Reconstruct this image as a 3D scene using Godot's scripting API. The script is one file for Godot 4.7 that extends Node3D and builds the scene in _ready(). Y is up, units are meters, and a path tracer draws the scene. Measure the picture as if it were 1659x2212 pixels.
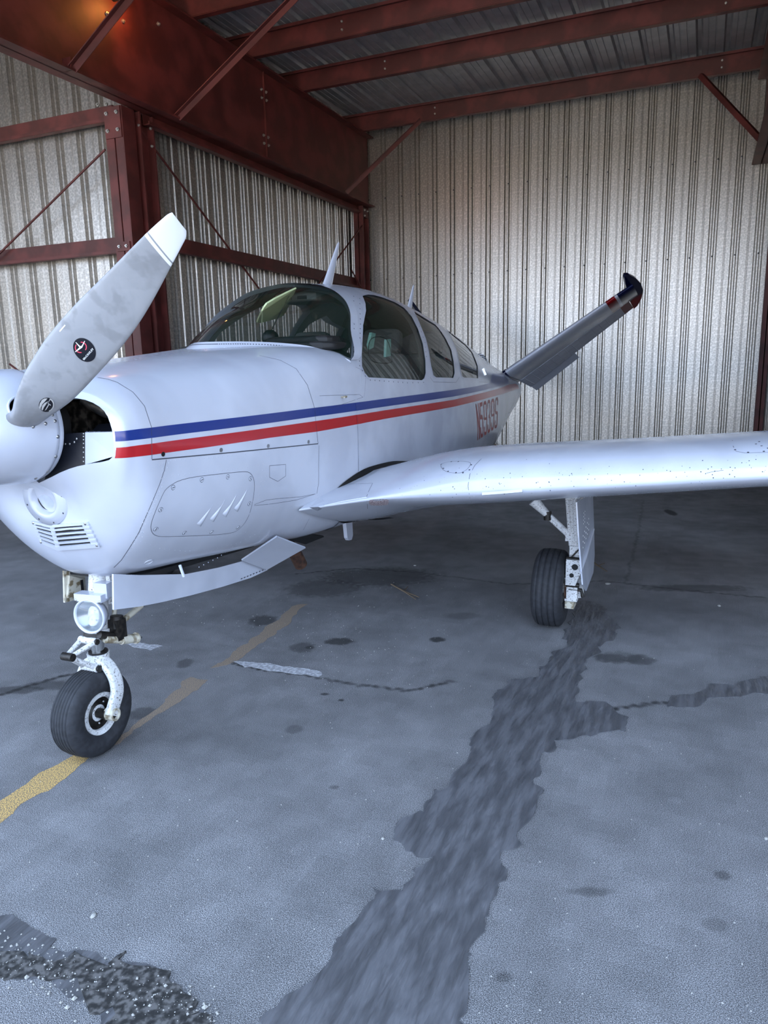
extends Node3D
# A small white V-tail airplane parked in an open steel hangar.
# Frame: x runs from the tail to the nose, y up, z to starboard; the origin is where the nose wheel stands.

const W := 1659.0
const H := 2212.0
const FOCAL := 1577.84
const CAM_AT := Vector3(2.05419, 1.5413, -2.20115)
const CAM_R := Vector3(-0.39301325, -0.02123163, -0.91928766)
const CAM_U := Vector3(-0.19154727, 0.97969255, 0.05926344)
const CAM_F := Vector3(-0.89936101, -0.19937836, 0.38909901)

var M := {}            # materials
var used := {}         # names taken at top level
var plane: Node3D      # the airplane
var skins := {}        # TriangleMesh of each skin, to lay details on


# ---------------------------------------------------------------- triangles
class Soup:
	var v := PackedVector3Array()
	var n := PackedVector3Array()

	func tri(a: Vector3, b: Vector3, c: Vector3, na: Vector3, nb: Vector3, nc: Vector3) -> void:
		if (b - a).cross(c - a).dot(na + nb + nc) > 0.0:   # front faces run clockwise
			v.append(a); v.append(c); v.append(b)
			n.append(na); n.append(nc); n.append(nb)
		else:
			v.append(a); v.append(b); v.append(c)
			n.append(na); n.append(nb); n.append(nc)

	func flat(a: Vector3, b: Vector3, c: Vector3, out: Vector3) -> void:
		var m := (b - a).cross(c - a)
		if m.length_squared() < 1e-16:
			return
		m = m.normalized()
		if m.dot(out) < 0.0:
			m = -m
		tri(a, b, c, m, m, m)

	func quad(a: Vector3, b: Vector3, c: Vector3, d: Vector3, out: Vector3) -> void:
		flat(a, b, c, out); flat(a, c, d, out)

	func add(o: Soup) -> void:
		v.append_array(o.v); n.append_array(o.n)

	func box(x: Transform3D, s: Vector3) -> void:
		var h := s * 0.5
		for ax in 3:
			for sg in [-1.0, 1.0]:
				var o := Vector3.ZERO; o[ax] = sg
				var p := Vector3.ZERO; p[(ax + 1) % 3] = 1.0
				var q := Vector3.ZERO; q[(ax + 2) % 3] = 1.0
				var c: Vector3 = o * h
				quad(x * (c - p * h - q * h), x * (c + p * h - q * h), x * (c + p * h + q * h), x * (c - p * h + q * h), x.basis * o)

	# a round bar through points, with a radius at each
	func tube(pts: Array, radii: Array, seg := 12, caps := true) -> void:
		var rings := []
		var norms := []
		var up := Vector3.UP
		for i in pts.size():
			var a: Vector3 = pts[maxi(i - 1, 0)]
			var b: Vector3 = pts[mini(i + 1, pts.size() - 1)]
			var d := (b - a).normalized()
			if i == 0 and absf(d.dot(up)) > 0.9:
				up = Vector3.RIGHT
			var s := d.cross(up).normalized()
			var t := s.cross(d).normalized()
			up = t
			var ring := []
			var nr := []
			for k in seg + 1:
				var w := TAU * k / seg
				var m := s * cos(w) + t * sin(w)
				ring.append(pts[i] + m * radii[mini(i, radii.size() - 1)])
				nr.append(m)
			rings.append(ring); norms.append(nr)
		for i in pts.size() - 1:
			for k in seg:
				tri(rings[i][k], rings[i + 1][k], rings[i + 1][k + 1], norms[i][k], norms[i + 1][k], norms[i + 1][k + 1])
				tri(rings[i][k], rings[i + 1][k + 1], rings[i][k + 1], norms[i][k], norms[i + 1][k + 1], norms[i][k + 1])
		if caps:
			for e in [0, pts.size() - 1]:
				var d: Vector3 = (pts[0] - pts[1]) if e == 0 else (pts[e] - pts[e - 1])
				for k in seg:
					flat(pts[e], rings[e][k], rings[e][k + 1], d)

	# a turned profile: (radius, along) pairs around the z axis of x
	func lathe(x: Transform3D, prof: Array, seg := 32, sharp := true) -> void:
		for i in prof.size() - 1:
			var p: Vector2 = prof[i]
			var q: Vector2 = prof[i + 1]
			var t := q - p
			if t.length() < 1e-7:
				continue
			var m := Vector2(t.y, -t.x).normalized()
			var m0 := m
			var m1 := m
			if not sharp:
				if i > 0:
					var u: Vector2 = prof[i] - prof[i - 1]
					m0 = (m + Vector2(u.y, -u.x).normalized()).normalized()
				if i < prof.size() - 2:
					var u2: Vector2 = prof[i + 2] - prof[i + 1]
					m1 = (m + Vector2(u2.y, -u2.x).normalized()).normalized()
			for k in seg:
				var a := TAU * k / seg
				var b := TAU * (k + 1) / seg
				var P := func(r: Vector2, w: float) -> Vector3: return x * Vector3(r.x * cos(w), r.x * sin(w), r.y)
				var N := func(r: Vector2, w: float) -> Vector3: return (x.basis * Vector3(r.x * cos(w), r.x * sin(w), r.y)).normalized()
				if q.x > 1e-6:
					tri(P.call(p, a), P.call(q, a), P.call(q, b), N.call(m0, a), N.call(m1, a), N.call(m1, b))
				if p.x > 1e-6:
					tri(P.call(p, a), P.call(q, b), P.call(p, b), N.call(m0, a), N.call(m1, b), N.call(m0, b))

	# a flat outline with thickness: pts in the x-y plane of x, from z = z0 to z1
	func prism(x: Transform3D, pts: PackedVector2Array, z0: float, z1: float) -> void:
		var idx := Geometry2D.triangulate_polygon(pts)
		for i in range(0, idx.size(), 3):
			var a := pts[idx[i]]
			var b := pts[idx[i + 1]]
			var c := pts[idx[i + 2]]
			for z in [z0, z1]:
				flat(x * Vector3(a.x, a.y, z), x * Vector3(b.x, b.y, z), x * Vector3(c.x, c.y, z), x.basis.z * (1.0 if (z == z1) == (z1 > z0) else -1.0))
		var cw := Geometry2D.is_polygon_clockwise(pts)
		for i in pts.size():
			var a := pts[i]
			var b := pts[(i + 1) % pts.size()]
			var o := Vector2(b.y - a.y, a.x - b.x) * (-1.0 if cw else 1.0)
			quad(x * Vector3(a.x, a.y, z0), x * Vector3(b.x, b.y, z0), x * Vector3(b.x, b.y, z1), x * Vector3(a.x, a.y, z1), x.basis * Vector3(o.x, o.y, 0))

	# a smooth sheet over a grid of points; side turns its normals over
	func sheet(g: Array, side := 1.0) -> void:
		var nn := []
		for i in g.size():
			var row := []
			for j in g[i].size():
				var du: Vector3 = g[mini(i + 1, g.size() - 1)][j] - g[maxi(i - 1, 0)][j]
				var dv: Vector3 = g[i][mini(j + 1, g[i].size() - 1)] - g[i][maxi(j - 1, 0)]
				if du.length() < 1e-6:
					var k := clampi(j, 1, g[i].size() - 2)
					du = g[mini(i + 1, g.size() - 1)][k] - g[maxi(i - 1, 0)][k]
				if dv.length() < 1e-6:
					var k2 := clampi(i, 1, g.size() - 2)
					dv = g[k2][mini(j + 1, g[i].size() - 1)] - g[k2][maxi(j - 1, 0)]
				row.append(du.cross(dv).normalized() * side)
			nn.append(row)
		for i in g.size() - 1:
			for j in g[i].size() - 1:
				two(g[i][j], g[i + 1][j], g[i + 1][j + 1], g[i][j + 1], nn[i][j], nn[i + 1][j], nn[i + 1][j + 1], nn[i][j + 1])

	func two(a: Vector3, b: Vector3, c: Vector3, d: Vector3, na: Vector3, nb: Vector3, nc: Vector3, nd: Vector3) -> void:
		if not (a.is_equal_approx(b) or b.is_equal_approx(c) or a.is_equal_approx(c)):
			tri(a, b, c, na, nb, nc)
		if not (a.is_equal_approx(c) or c.is_equal_approx(d) or a.is_equal_approx(d)):
			tri(a, c, d, na, nc, nd)

	func moved(d: float) -> Soup:      # pushed out along its normals
		var o := Soup.new()
		o.v = v.duplicate(); o.n = n.duplicate()
		for i in o.v.size():
			o.v[i] += o.n[i] * d
		return o

	# cut by an outline seen along axis ax (2: x and y count, 0: z and y count, 1: x and z count); [inside, outside]
	func split(poly: PackedVector2Array, ax := 2, facing := Vector3.ZERO, x_min := -99.0, x_max := 99.0) -> Array:
		var ins := Soup.new()
		var out := Soup.new()
		var box2 := Rect2(poly[0], Vector2.ZERO)
		for p in poly:
			box2 = box2.expand(p)
		for i in range(0, v.size(), 3):
			var p3 := [v[i], v[i + 1], v[i + 2]]
			var n3 := [n[i], n[i + 1], n[i + 2]]
			var t := PackedVector2Array()
			for p in p3:
				t.append(flatten(p, ax))
			var area := (t[1] - t[0]).cross(t[2] - t[0])
			var bb := Rect2(t[0], Vector2.ZERO).expand(t[1]).expand(t[2])
			if facing == Vector3.ZERO and absf(area) < 3e-5 and absf(area) < 0.06 * (p3[1] - p3[0]).cross(p3[2] - p3[0]).length() and box2.intersects(bb, true) and not (p3[0].x < x_min or p3[0].x > x_max or (facing != Vector3.ZERO and (n3[0] + n3[1] + n3[2]).dot(facing) < 0.15)):
				put3(ins if Geometry2D.is_point_in_polygon((t[0] + t[1] + t[2]) / 3.0, poly) else out, p3, n3)
				continue
			if absf(area) < 1e-9 or not box2.intersects(bb, true) or p3[0].x < x_min or p3[0].x > x_max or (facing != Vector3.ZERO and (n3[0] + n3[1] + n3[2]).dot(facing) < 0.15):
				put3(out, p3, n3)
				continue
			if Geometry2D.is_point_in_polygon(t[0], poly) and Geometry2D.is_point_in_polygon(t[1], poly) and Geometry2D.is_point_in_polygon(t[2], poly) and Geometry2D.clip_polygons(t, poly).is_empty():
				put3(ins, p3, n3)
				continue
			for r in Geometry2D.intersect_polygons(t, poly):
				lift(ins, r, t, p3, n3, area)
			for r in Geometry2D.clip_polygons(t, poly):
				lift(out, r, t, p3, n3, area)
		return [ins, out]

	func halves() -> Array:      # the port and the starboard piece
		var o := [Soup.new(), Soup.new()]
		for i in range(0, v.size(), 3):
			var k := 0 if v[i].z + v[i + 1].z + v[i + 2].z < 0.0 else 1
			for j in 3:
				o[k].v.append(v[i + j]); o[k].n.append(n[i + j])
		return o.filter(func(e): return e.v.size() > 0)

	static func flatten(p: Vector3, ax: int) -> Vector2:
		return Vector2(p.x, p.y) if ax == 2 else (Vector2(p.z, p.y) if ax == 0 else Vector2(p.x, p.z))

	func put3(o: Soup, p3: Array, n3: Array) -> void:
		for k in 3:
			o.v.append(p3[k]); o.n.append(n3[k])

	func lift(o: Soup, r: PackedVector2Array, t: PackedVector2Array, p3: Array, n3: Array, area: float) -> void:
		var idx := Geometry2D.triangulate_polygon(r)
		if idx.is_empty():
			for k in range(1, r.size() - 1):
				idx.append_array(PackedInt32Array([0, k, k + 1]))
		for i in range(0, idx.size(), 3):
			var pp := []
			var nn := []
			for k in 3:
				var q := r[idx[i + k]]
				var w2 := (t[1] - t[0]).cross(q - t[0]) / area
				var w1 := (q - t[0]).cross(t[2] - t[0]) / area
				var w0 := 1.0 - w1 - w2
				pp.append(p3[0] * w0 + p3[1] * w1 + p3[2] * w2)
				nn.append((n3[0] * w0 + n3[1] * w1 + n3[2] * w2).normalized())
			o.tri(pp[0], pp[1], pp[2], nn[0], nn[1], nn[2])

	func mesh(uv := "") -> ArrayMesh:
		var a := []
		a.resize(Mesh.ARRAY_MAX)
		a[Mesh.ARRAY_VERTEX] = v
		a[Mesh.ARRAY_NORMAL] = n
		if uv == "xz":
			var u := PackedVector2Array()
			var u2 := PackedVector2Array()
			for p in v:
				u.append(Vector2(p.x, p.z))
				u2.append(Vector2((p.x + 9.4) / 12.4, (p.z + 5.0) / 10.0))
			a[Mesh.ARRAY_TEX_UV] = u
			a[Mesh.ARRAY_TEX_UV2] = u2
		var m := ArrayMesh.new()
		if v.size():
			m.add_surface_from_arrays(Mesh.PRIMITIVE_TRIANGLES, a)
		return m


# ---------------------------------------------------------------- naming
func numbered(called: String) -> String:
	var k := 0
	var s := called
	while used.has(s):
		k += 1
		s = "%s_%03d" % [called, k]
	used[s] = true
	return s


func numbered_in(parent: Node, called: String) -> String:
	if parent == self:
		return numbered(called)
	var k := 0
	var s := called
	while parent.has_node(NodePath(s)):
		k += 1
		s = "%s_%03d" % [called, k]
	return s


func obj(called: String, s: Soup, m: Material, parent: Node = self, uv := "") -> MeshInstance3D:
	var o := MeshInstance3D.new()
	o.name = numbered_in(parent, called)
	o.mesh = s.mesh(uv)
	o.material_override = null
	if o.mesh.get_surface_count():
		o.mesh.surface_set_material(0, m)
	parent.add_child(o, true)
	return o


func tag(o: Node, label: String, category := "", group := "", kind := "") -> Node:
	if label: o.set_meta("label", label)
	if category: o.set_meta("category", category)
	if group: o.set_meta("group", group)
	if kind: o.set_meta("kind", kind)
	return o


func thing(called: String, label: String, category: String, at := Vector3.ZERO, group := "") -> Node3D:
	var o := Node3D.new()
	o.name = numbered(called)
	o.position = at
	add_child(o, true)
	tag(o, label, category, group)
	return o


# ---------------------------------------------------------------- from the photograph's frame to places
func ray_of(px: float, py: float) -> Vector3:
	return (CAM_F + CAM_R * ((px - W / 2) / FOCAL) - CAM_U * ((py - H / 2) / FOCAL)).normalized()


func at_plane(px: float, py: float, axis: int, val: float) -> Vector3:
	var d := ray_of(px, py)
	return CAM_AT + d * ((val - CAM_AT[axis]) / d[axis])


func on_skin(px: float, py: float, which := "body") -> Array:    # [place, normal] on a skin
	var hit: Dictionary = (skins[which] as TriangleMesh).intersect_ray(CAM_AT, ray_of(px, py))
	var k := 0
	while hit.is_empty() and k < 16 and which == "body":      # just off the edge: slide down onto the skin
		k += 1
		hit = (skins[which] as TriangleMesh).intersect_ray(CAM_AT, ray_of(px, py + 2.0 * k))
	if hit.is_empty():
		var p := at_plane(px, py, 2, -0.5)
		return [p, Vector3(0, 0, -1)]
	var m: Vector3 = hit.normal
	if m.dot(hit.position - CAM_AT) > 0.0:
		m = -m
	return [hit.position, m]


func side_outline(pix: Array, which := "body") -> PackedVector2Array:
	var o := PackedVector2Array()
	for p in pix:
		var h: Vector3 = on_skin(p[0], p[1], which)[0]
		o.append(Vector2(h.x, h.y))
	return o


func rounded(pts: Array, times := 2) -> Array:      # Chaikin corner cutting on a closed outline of pixel pairs
	var a := pts
	for t in times:
		var b := []
		for i in a.size():
			var p: Array = a[i]
			var q: Array = a[(i + 1) % a.size()]
			b.append([p[0] * 0.75 + q[0] * 0.25, p[1] * 0.75 + q[1] * 0.25])
			b.append([p[0] * 0.25 + q[0] * 0.75, p[1] * 0.25 + q[1] * 0.75])
		a = b
	return a


# ---------------------------------------------------------------- curves
func cr(p0: Vector3, p1: Vector3, p2: Vector3, p3: Vector3, t: float) -> Vector3:
	var a := maxf(pow(p0.distance_to(p1), 0.5), 1e-3)
	var b := maxf(pow(p1.distance_to(p2), 0.5), 1e-3)
	var c := maxf(pow(p2.distance_to(p3), 0.5), 1e-3)
	var m1 := (p1 - p0) / a - (p2 - p0) / (a + b) + (p2 - p1) / b
	var m2 := (p2 - p1) / b - (p3 - p1) / (b + c) + (p3 - p2) / c
	if p0.is_equal_approx(p1): m1 = (p2 - p1) / b
	if p2.is_equal_approx(p3): m2 = (p2 - p1) / b
	m1 *= b
	m2 *= b
	var t2 := t * t
	var t3 := t2 * t
	return p1 * (2 * t3 - 3 * t2 + 1) + m1 * (t3 - 2 * t2 + t) + p2 * (-2 * t3 + 3 * t2) + m2 * (t3 - t2)


func smooth_line(pts: Array, sub: int, mirror_ends := false) -> Array:
	var o := []
	var n := pts.size()
	for i in n - 1:
		var p0: Vector3 = pts[i - 1] if i > 0 else (mz(pts[1]) if mirror_ends else pts[0])
		var p3: Vector3 = pts[i + 2] if i + 2 < n else (mz(pts[n - 2]) if mirror_ends else pts[n - 1])
		for k in sub:
			o.append(cr(p0, pts[i], pts[i + 1], p3, float(k) / sub))
	o.append(pts[n - 1])
	return o


func mz(p: Vector3) -> Vector3:
	return Vector3(p.x, p.y, -p.z)


# rows of port half sections (bottom centre to top centre) -> smooth grid right round
func body_grid(rows: Array, sub_row: int, sub_sec: int) -> Array:
	var secs := []
	for r in rows:
		secs.append(smooth_line(r, sub_sec, true))
	var cols := []
	for j in secs[0].size():
		var line := []
		for i in secs.size():
			line.append(secs[i][j])
		cols.append(smooth_line(line, sub_row))
	var g := []
	for i in cols[0].size():
		var row := []
		for j in cols.size():
			row.append(cols[j][i])
		for j in range(cols.size() - 2, -1, -1):
			row.append(mz(cols[j][i]))
		g.append(row)
	return g


func sec(x: float, zy: Array) -> Array:
	var o := []
	for p in zy:
		o.append(Vector3(x if p.size() < 3 else p[2], p[1], -p[0]))
	return o


# ---------------------------------------------------------------- small builders laid on a skin
# a thin band of paint or a joint along places
func band(s: Soup, pts: Array, width: float, lift := 0.0007) -> void:
	for i in pts.size() - 1:
		var p: Vector3 = pts[i][0] + pts[i][1] * lift
		var q: Vector3 = pts[i + 1][0] + pts[i + 1][1] * lift
		if p.distance_to(q) > 0.5: continue
		var a: Vector3 = (q - p).cross(pts[i][1]).normalized() * width * 0.5
		var b: Vector3 = (q - p).cross(pts[i + 1][1]).normalized() * width * 0.5
		s.tri(p - a, q - b, q + b, pts[i][1], pts[i + 1][1], pts[i + 1][1])
		s.tri(p - a, q + b, p + a, pts[i][1], pts[i + 1][1], pts[i][1])


func pix_line(pix: Array, step := 8.0, closed := false, which := "body") -> Array:
	var o := []
	var n := pix.size()
	for i in (n if closed else n - 1):
		var a := Vector2(pix[i][0], pix[i][1])
		var b := Vector2(pix[(i + 1) % n][0], pix[(i + 1) % n][1])
		var k := maxi(1, int(a.distance_to(b) / step))
		for j in k:
			var c := a.lerp(b, float(j) / k)
			o.append(on_skin(c.x, c.y, which))
	if closed:
		o.append(o[0])
	else:
		o.append(on_skin(pix[n - 1][0], pix[n - 1][1], which))
	return o


func seam(s: Soup, pix: Array, width := 0.0018, closed := false, which := "body", step := 8.0) -> void:
	band(s, pix_line(pix, step, closed, which), width)


func frame_on(p: Vector3, m: Vector3, up := Vector3.UP) -> Transform3D:
	var x := up.cross(m).normalized()
	var y := m.cross(x).normalized()
	return Transform3D(Basis(x, y, m), p)


func dome(s: Soup, p: Vector3, m: Vector3, r: float, h := 0.4, seg := 8) -> void:
	s.lathe(frame_on(p, m, Vector3(0.1, 0.9, 0.2)), [Vector2(r, 0), Vector2(r * 0.75, r * h * 0.7), Vector2(0, r * h)], seg, false)


func rivets(s: Soup, pix: Array, gap: float, r := 0.0026, which := "body", closed := false) -> void:
	for h in pix_line(pix, gap, closed, which):
		dome(s, h[0], h[1], r)


func _ready() -> void:
	# camera
	var cam := Camera3D.new()
	cam.name = "camera"
	cam.transform = Transform3D(Basis(CAM_R, CAM_U, -CAM_F), CAM_AT)
	cam.fov = rad_to_deg(2.0 * atan(H / 2.0 / FOCAL))
	cam.near = 0.05
	cam.far = 200.0
	add_child(cam)
	cam.current = true
	# sky and exposure
	var we := WorldEnvironment.new()
	we.name = "environment"
	var env := Environment.new()
	var sky := Sky.new()
	var ps := ProceduralSkyMaterial.new()
	ps.sky_top_color = Color(0.75, 0.85, 0.98)
	ps.sky_horizon_color = Color(0.73, 0.785, 0.875)
	ps.sky_curve = 0.3
	ps.sky_energy_multiplier = 4.5
	ps.ground_bottom_color = Color(0.35, 0.33, 0.31)
	ps.ground_horizon_color = Color(0.5, 0.48, 0.46)
	sky.sky_material = ps
	env.background_mode = Environment.BG_SKY
	env.sky = sky
	env.background_energy_multiplier = 1.0
	env.tonemap_mode = Environment.TONE_MAPPER_LINEAR
	env.tonemap_exposure = 0.205
	env.sdfgi_enabled = true
	env.ssao_enabled = true
	env.ssil_enabled = true
	we.environment = env
	add_child(we)
	# sun high behind the hangar: the ground before the door lies in its shade
	var sun := DirectionalLight3D.new()
	sun.name = "sun"
	sun.light_color = Color(1.0, 0.93, 0.82)
	sun.light_energy = 100.0
	sun.light_angular_distance = 0.5
	sun.shadow_enabled = true
	sun.look_at_from_position(Vector3.ZERO, Vector3(0.80, -0.60, 0.12))
	add_child(sun)
	make_materials()
	hangar_shell()
	hangar_steel()
	floor_marks()
	airplane()
	odds_and_ends()


# ---------------------------------------------------------------- materials
func plain(col: Color, rough := 0.5, metal := 0.0) -> StandardMaterial3D:
	var m := StandardMaterial3D.new()
	m.albedo_color = col
	m.roughness = rough
	m.metallic = metal
	return m


func noise_tex(freq: float, size: int, lo: Color, hi: Color, seed_ := 1, kind := FastNoiseLite.TYPE_SIMPLEX_SMOOTH, oct := 4, a := 0.3, b := 0.7, normal := false) -> NoiseTexture2D:
	var f := FastNoiseLite.new()
	f.noise_type = kind
	f.frequency = freq
	f.fractal_octaves = oct
	f.seed = seed_
	var t := NoiseTexture2D.new()
	t.width = size
	t.height = size
	t.seamless = true
	t.noise = f
	if normal:
		t.as_normal_map = true
		t.bump_strength = 6.0
	else:
		var g := Gradient.new()
		g.offsets = PackedFloat32Array([a, b])
		g.colors = PackedColorArray([lo, hi])
		t.color_ramp = g
	return t


func tri_map(m: StandardMaterial3D, t: Texture2D, scale: float, world := true) -> StandardMaterial3D:
	m.albedo_texture = t
	m.uv1_triplanar = true
	m.uv1_world_triplanar = world
	m.uv1_scale = Vector3.ONE * scale
	return m


func make_materials() -> void:
	var w := plain(Color(0.735, 0.75, 0.795), 0.26)
	tri_map(w, noise_tex(0.006, 512, Color(0.94, 0.94, 0.945), Color(1, 1, 1), 3), 0.7)
	w.clearcoat_enabled = true
	w.clearcoat = 0.5
	w.clearcoat_roughness = 0.12
	M.white = w
	M.white_worn = tri_map(plain(Color(0.80, 0.80, 0.80), 0.5), noise_tex(0.03, 512, Color(0.35, 0.31, 0.28), Color(1, 1, 1), 8, FastNoiseLite.TYPE_SIMPLEX_SMOOTH, 5, 0.20, 0.32), 5.0)
	M.cream = tri_map(plain(Color(0.74, 0.72, 0.66), 0.5), noise_tex(0.015, 512, Color(0.6, 0.55, 0.47), Color(1, 1, 1), 9, FastNoiseLite.TYPE_SIMPLEX_SMOOTH, 5, 0.3, 0.5), 2.5)
	M.blue = plain(Color(0.04, 0.16, 0.44), 0.3)
	M.navy = plain(Color(0.02, 0.06, 0.22), 0.25)
	M.red = plain(Color(0.62, 0.06, 0.10), 0.3)
	M.deep_red = plain(Color(0.45, 0.01, 0.04), 0.25)
	for k in ["blue", "navy", "red", "deep_red"]:
		M[k].clearcoat_enabled = true
		M[k].clearcoat = 0.4
		M[k].clearcoat_roughness = 0.1
	M.faded_red = plain(Color(0.60, 0.26, 0.27), 0.35)
	M.joint = plain(Color(0.22, 0.23, 0.27), 0.8)
	M.dark = plain(Color(0.035, 0.04, 0.05), 0.7)
	M.black = plain(Color(0.02, 0.02, 0.022), 0.45)
	M.rubber = tri_map(plain(Color(0.16, 0.165, 0.185), 0.75), noise_tex(0.03, 256, Color(0.75, 0.75, 0.75), Color(1, 1, 1), 4), 4.0)
	M.seal = plain(Color(0.045, 0.05, 0.06), 0.6)
	M.steel = plain(Color(0.62, 0.62, 0.62), 0.3, 0.9)
	M.chrome = plain(Color(0.85, 0.85, 0.84), 0.08, 1.0)
	M.rust = tri_map(plain(Color(0.30, 0.20, 0.15), 0.8, 0.1), noise_tex(0.03, 256, Color(0.5, 0.5, 0.5), Color(1.2, 1.1, 1), 5), 3.0)
	M.greasy = tri_map(plain(Color(0.17, 0.15, 0.13), 0.5, 0.2), noise_tex(0.04, 256, Color(0.4, 0.4, 0.4), Color(1, 1, 1), 6), 4.0)
	M.engine = tri_map(plain(Color(0.26, 0.24, 0.22), 0.4, 0.6), noise_tex(0.02, 256, Color(0.3, 0.3, 0.3), Color(1, 1, 1), 7), 4.0)
	M.baffle = plain(Color(0.075, 0.085, 0.12), 0.4)
	M.blade = tri_map(plain(Color(0.50, 0.51, 0.53), 0.42), noise_tex(0.008, 512, Color(0.86, 0.86, 0.86), Color(1, 1, 1), 12, FastNoiseLite.TYPE_SIMPLEX_SMOOTH, 4, 0.25, 0.45), 2.5)
	M.decal = plain(Color(0.045, 0.05, 0.085), 0.3)
	M.decal_silver = plain(Color(0.62, 0.62, 0.62), 0.4)
	M.decal_red = plain(Color(0.85, 0.28, 0.36), 0.4)
	M.decal_white = plain(Color(0.84, 0.84, 0.84), 0.4)
	M.interior = plain(Color(0.42, 0.44, 0.41), 0.9)
	M.seat = plain(Color(0.30, 0.31, 0.30), 0.9)
	M.glareshield = plain(Color(0.03, 0.03, 0.035), 0.7)
	M.visor = plain(Color(0.88, 0.92, 0.72), 0.5)
	M.visor.backlight_enabled = true
	M.visor.backlight = Color(0.5, 0.5, 0.4)
	var gl := plain(Color(0.05, 0.13, 0.105, 0.42), 0.02)
	gl.transparency = BaseMaterial3D.TRANSPARENCY_ALPHA
	M.glass = gl
	var lens := plain(Color(0.8, 0.85, 0.9, 0.12), 0.03)
	lens.transparency = BaseMaterial3D.TRANSPARENCY_ALPHA
	M.lens = lens
	M.lens_frame = plain(Color(0.55, 0.75, 0.68), 0.3)
	M.reflector = plain(Color(0.56, 0.57, 0.58), 0.22, 1.0)
	# hangar
	var g := plain(Color(0.82, 0.80, 0.77), 0.36, 0.93)
	tri_map(g, noise_tex(0.05, 512, Color(0.78, 0.78, 0.78), Color(1, 1, 1), 21, FastNoiseLite.TYPE_CELLULAR, 3, 0.2, 0.8), 1.6)
	M.galv = g
	var rf := plain(Color(0.66, 0.66, 0.67), 0.45, 0.55)
	tri_map(rf, noise_tex(0.02, 256, Color(0.94, 0.94, 0.94), Color(1, 1, 1), 22), 0.8)
	M.roof = rf
	M.outer = plain(Color(0.5, 0.5, 0.5), 0.7)
	M.oxide = tri_map(plain(Color(0.34, 0.135, 0.125), 0.55), noise_tex(0.008, 512, Color(0.78, 0.75, 0.72), Color(1, 1, 1), 23), 0.6)
	M.bolt = plain(Color(0.72, 0.71, 0.68), 0.35, 0.8)
	M.wood = tri_map(plain(Color(0.27, 0.235, 0.22), 0.85), noise_tex(0.02, 256, Color(0.7, 0.7, 0.7), Color(1, 1, 1), 24), 0.8)
	var a := plain(Color(0.73, 0.725, 0.735), 0.82)
	a.albedo_texture = noise_tex(0.20, 1024, Color(0.42, 0.42, 0.43), Color(1, 1, 1), 31, FastNoiseLite.TYPE_SIMPLEX_SMOOTH, 3, 0.2, 0.72)
	a.uv1_scale = Vector3(1.25, 1.25, 1)
	a.detail_enabled = true
	a.detail_blend_mode = BaseMaterial3D.BLEND_MODE_MUL
	a.detail_uv_layer = BaseMaterial3D.DETAIL_UV_2
	a.detail_albedo = stain_and_light_map()
	a.heightmap_enabled = true
	a.heightmap_scale = 0.25
	a.heightmap_texture = noise_tex(0.25, 1024, Color(0, 0, 0), Color(1, 1, 1), 32, FastNoiseLite.TYPE_SIMPLEX_SMOOTH, 4, 0.2, 0.8)
	M.asphalt = a
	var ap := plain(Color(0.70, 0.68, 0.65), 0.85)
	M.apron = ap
	var y := tri_map(plain(Color(0.76, 0.62, 0.36), 0.8), noise_tex(0.12, 512, Color(0.52, 0.56, 0.80), Color(1, 1, 1), 33, FastNoiseLite.TYPE_SIMPLEX_SMOOTH, 5, 0.36, 0.58), 1.5)
	y.uv1_scale = Vector3.ONE * 2.6
	M.yellow = y
	M.yellow_faded = tri_map(plain(Color(0.66, 0.57, 0.44), 0.8), noise_tex(0.1, 512, Color(0.6, 0.64, 0.82), Color(1, 1, 1), 34, FastNoiseLite.TYPE_SIMPLEX_SMOOTH, 5, 0.4, 0.7), 4.0)
	var t := plain(Color(0.345, 0.345, 0.36), 0.5)
	tri_map(t, noise_tex(0.02, 512, Color(0.80, 0.80, 0.80), Color(1, 1, 1), 35, FastNoiseLite.TYPE_SIMPLEX_SMOOTH, 5, 0.3, 0.7), 1.0)
	t.uv1_scale = Vector3(0.35, 1, 1.8)
	t.heightmap_enabled = true
	t.heightmap_scale = 0.6
	t.heightmap_texture = noise_tex(0.03, 512, Color(0, 0, 0), Color(1, 1, 1), 36, FastNoiseLite.TYPE_SIMPLEX_SMOOTH, 4, 0.2, 0.8)
	M.tar = t
	M.crumb = tri_map(plain(Color(0.33, 0.32, 0.315), 0.9), noise_tex(0.06, 512, Color(0.35, 0.35, 0.35), Color(1.0, 1, 1), 37), 1.2)
	M.stone = plain(Color(0.58, 0.57, 0.55), 0.8)
	M.chalk = tri_map(plain(Color(0.70, 0.70, 0.72), 0.9), noise_tex(0.08, 256, Color(0.78, 0.78, 0.78), Color(1, 1, 1), 38), 2.0)
	M.twig = plain(Color(0.42, 0.36, 0.29), 0.9)
	M.hose = plain(Color(0.05, 0.10, 0.42), 0.4)
	var b := plain(Color(1, 0.8, 0.5), 0.4)
	b.emission_enabled = true
	b.emission = Color(1.0, 0.66, 0.28)
	b.emission_energy_multiplier = 14.0
	M.bulb = b


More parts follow.
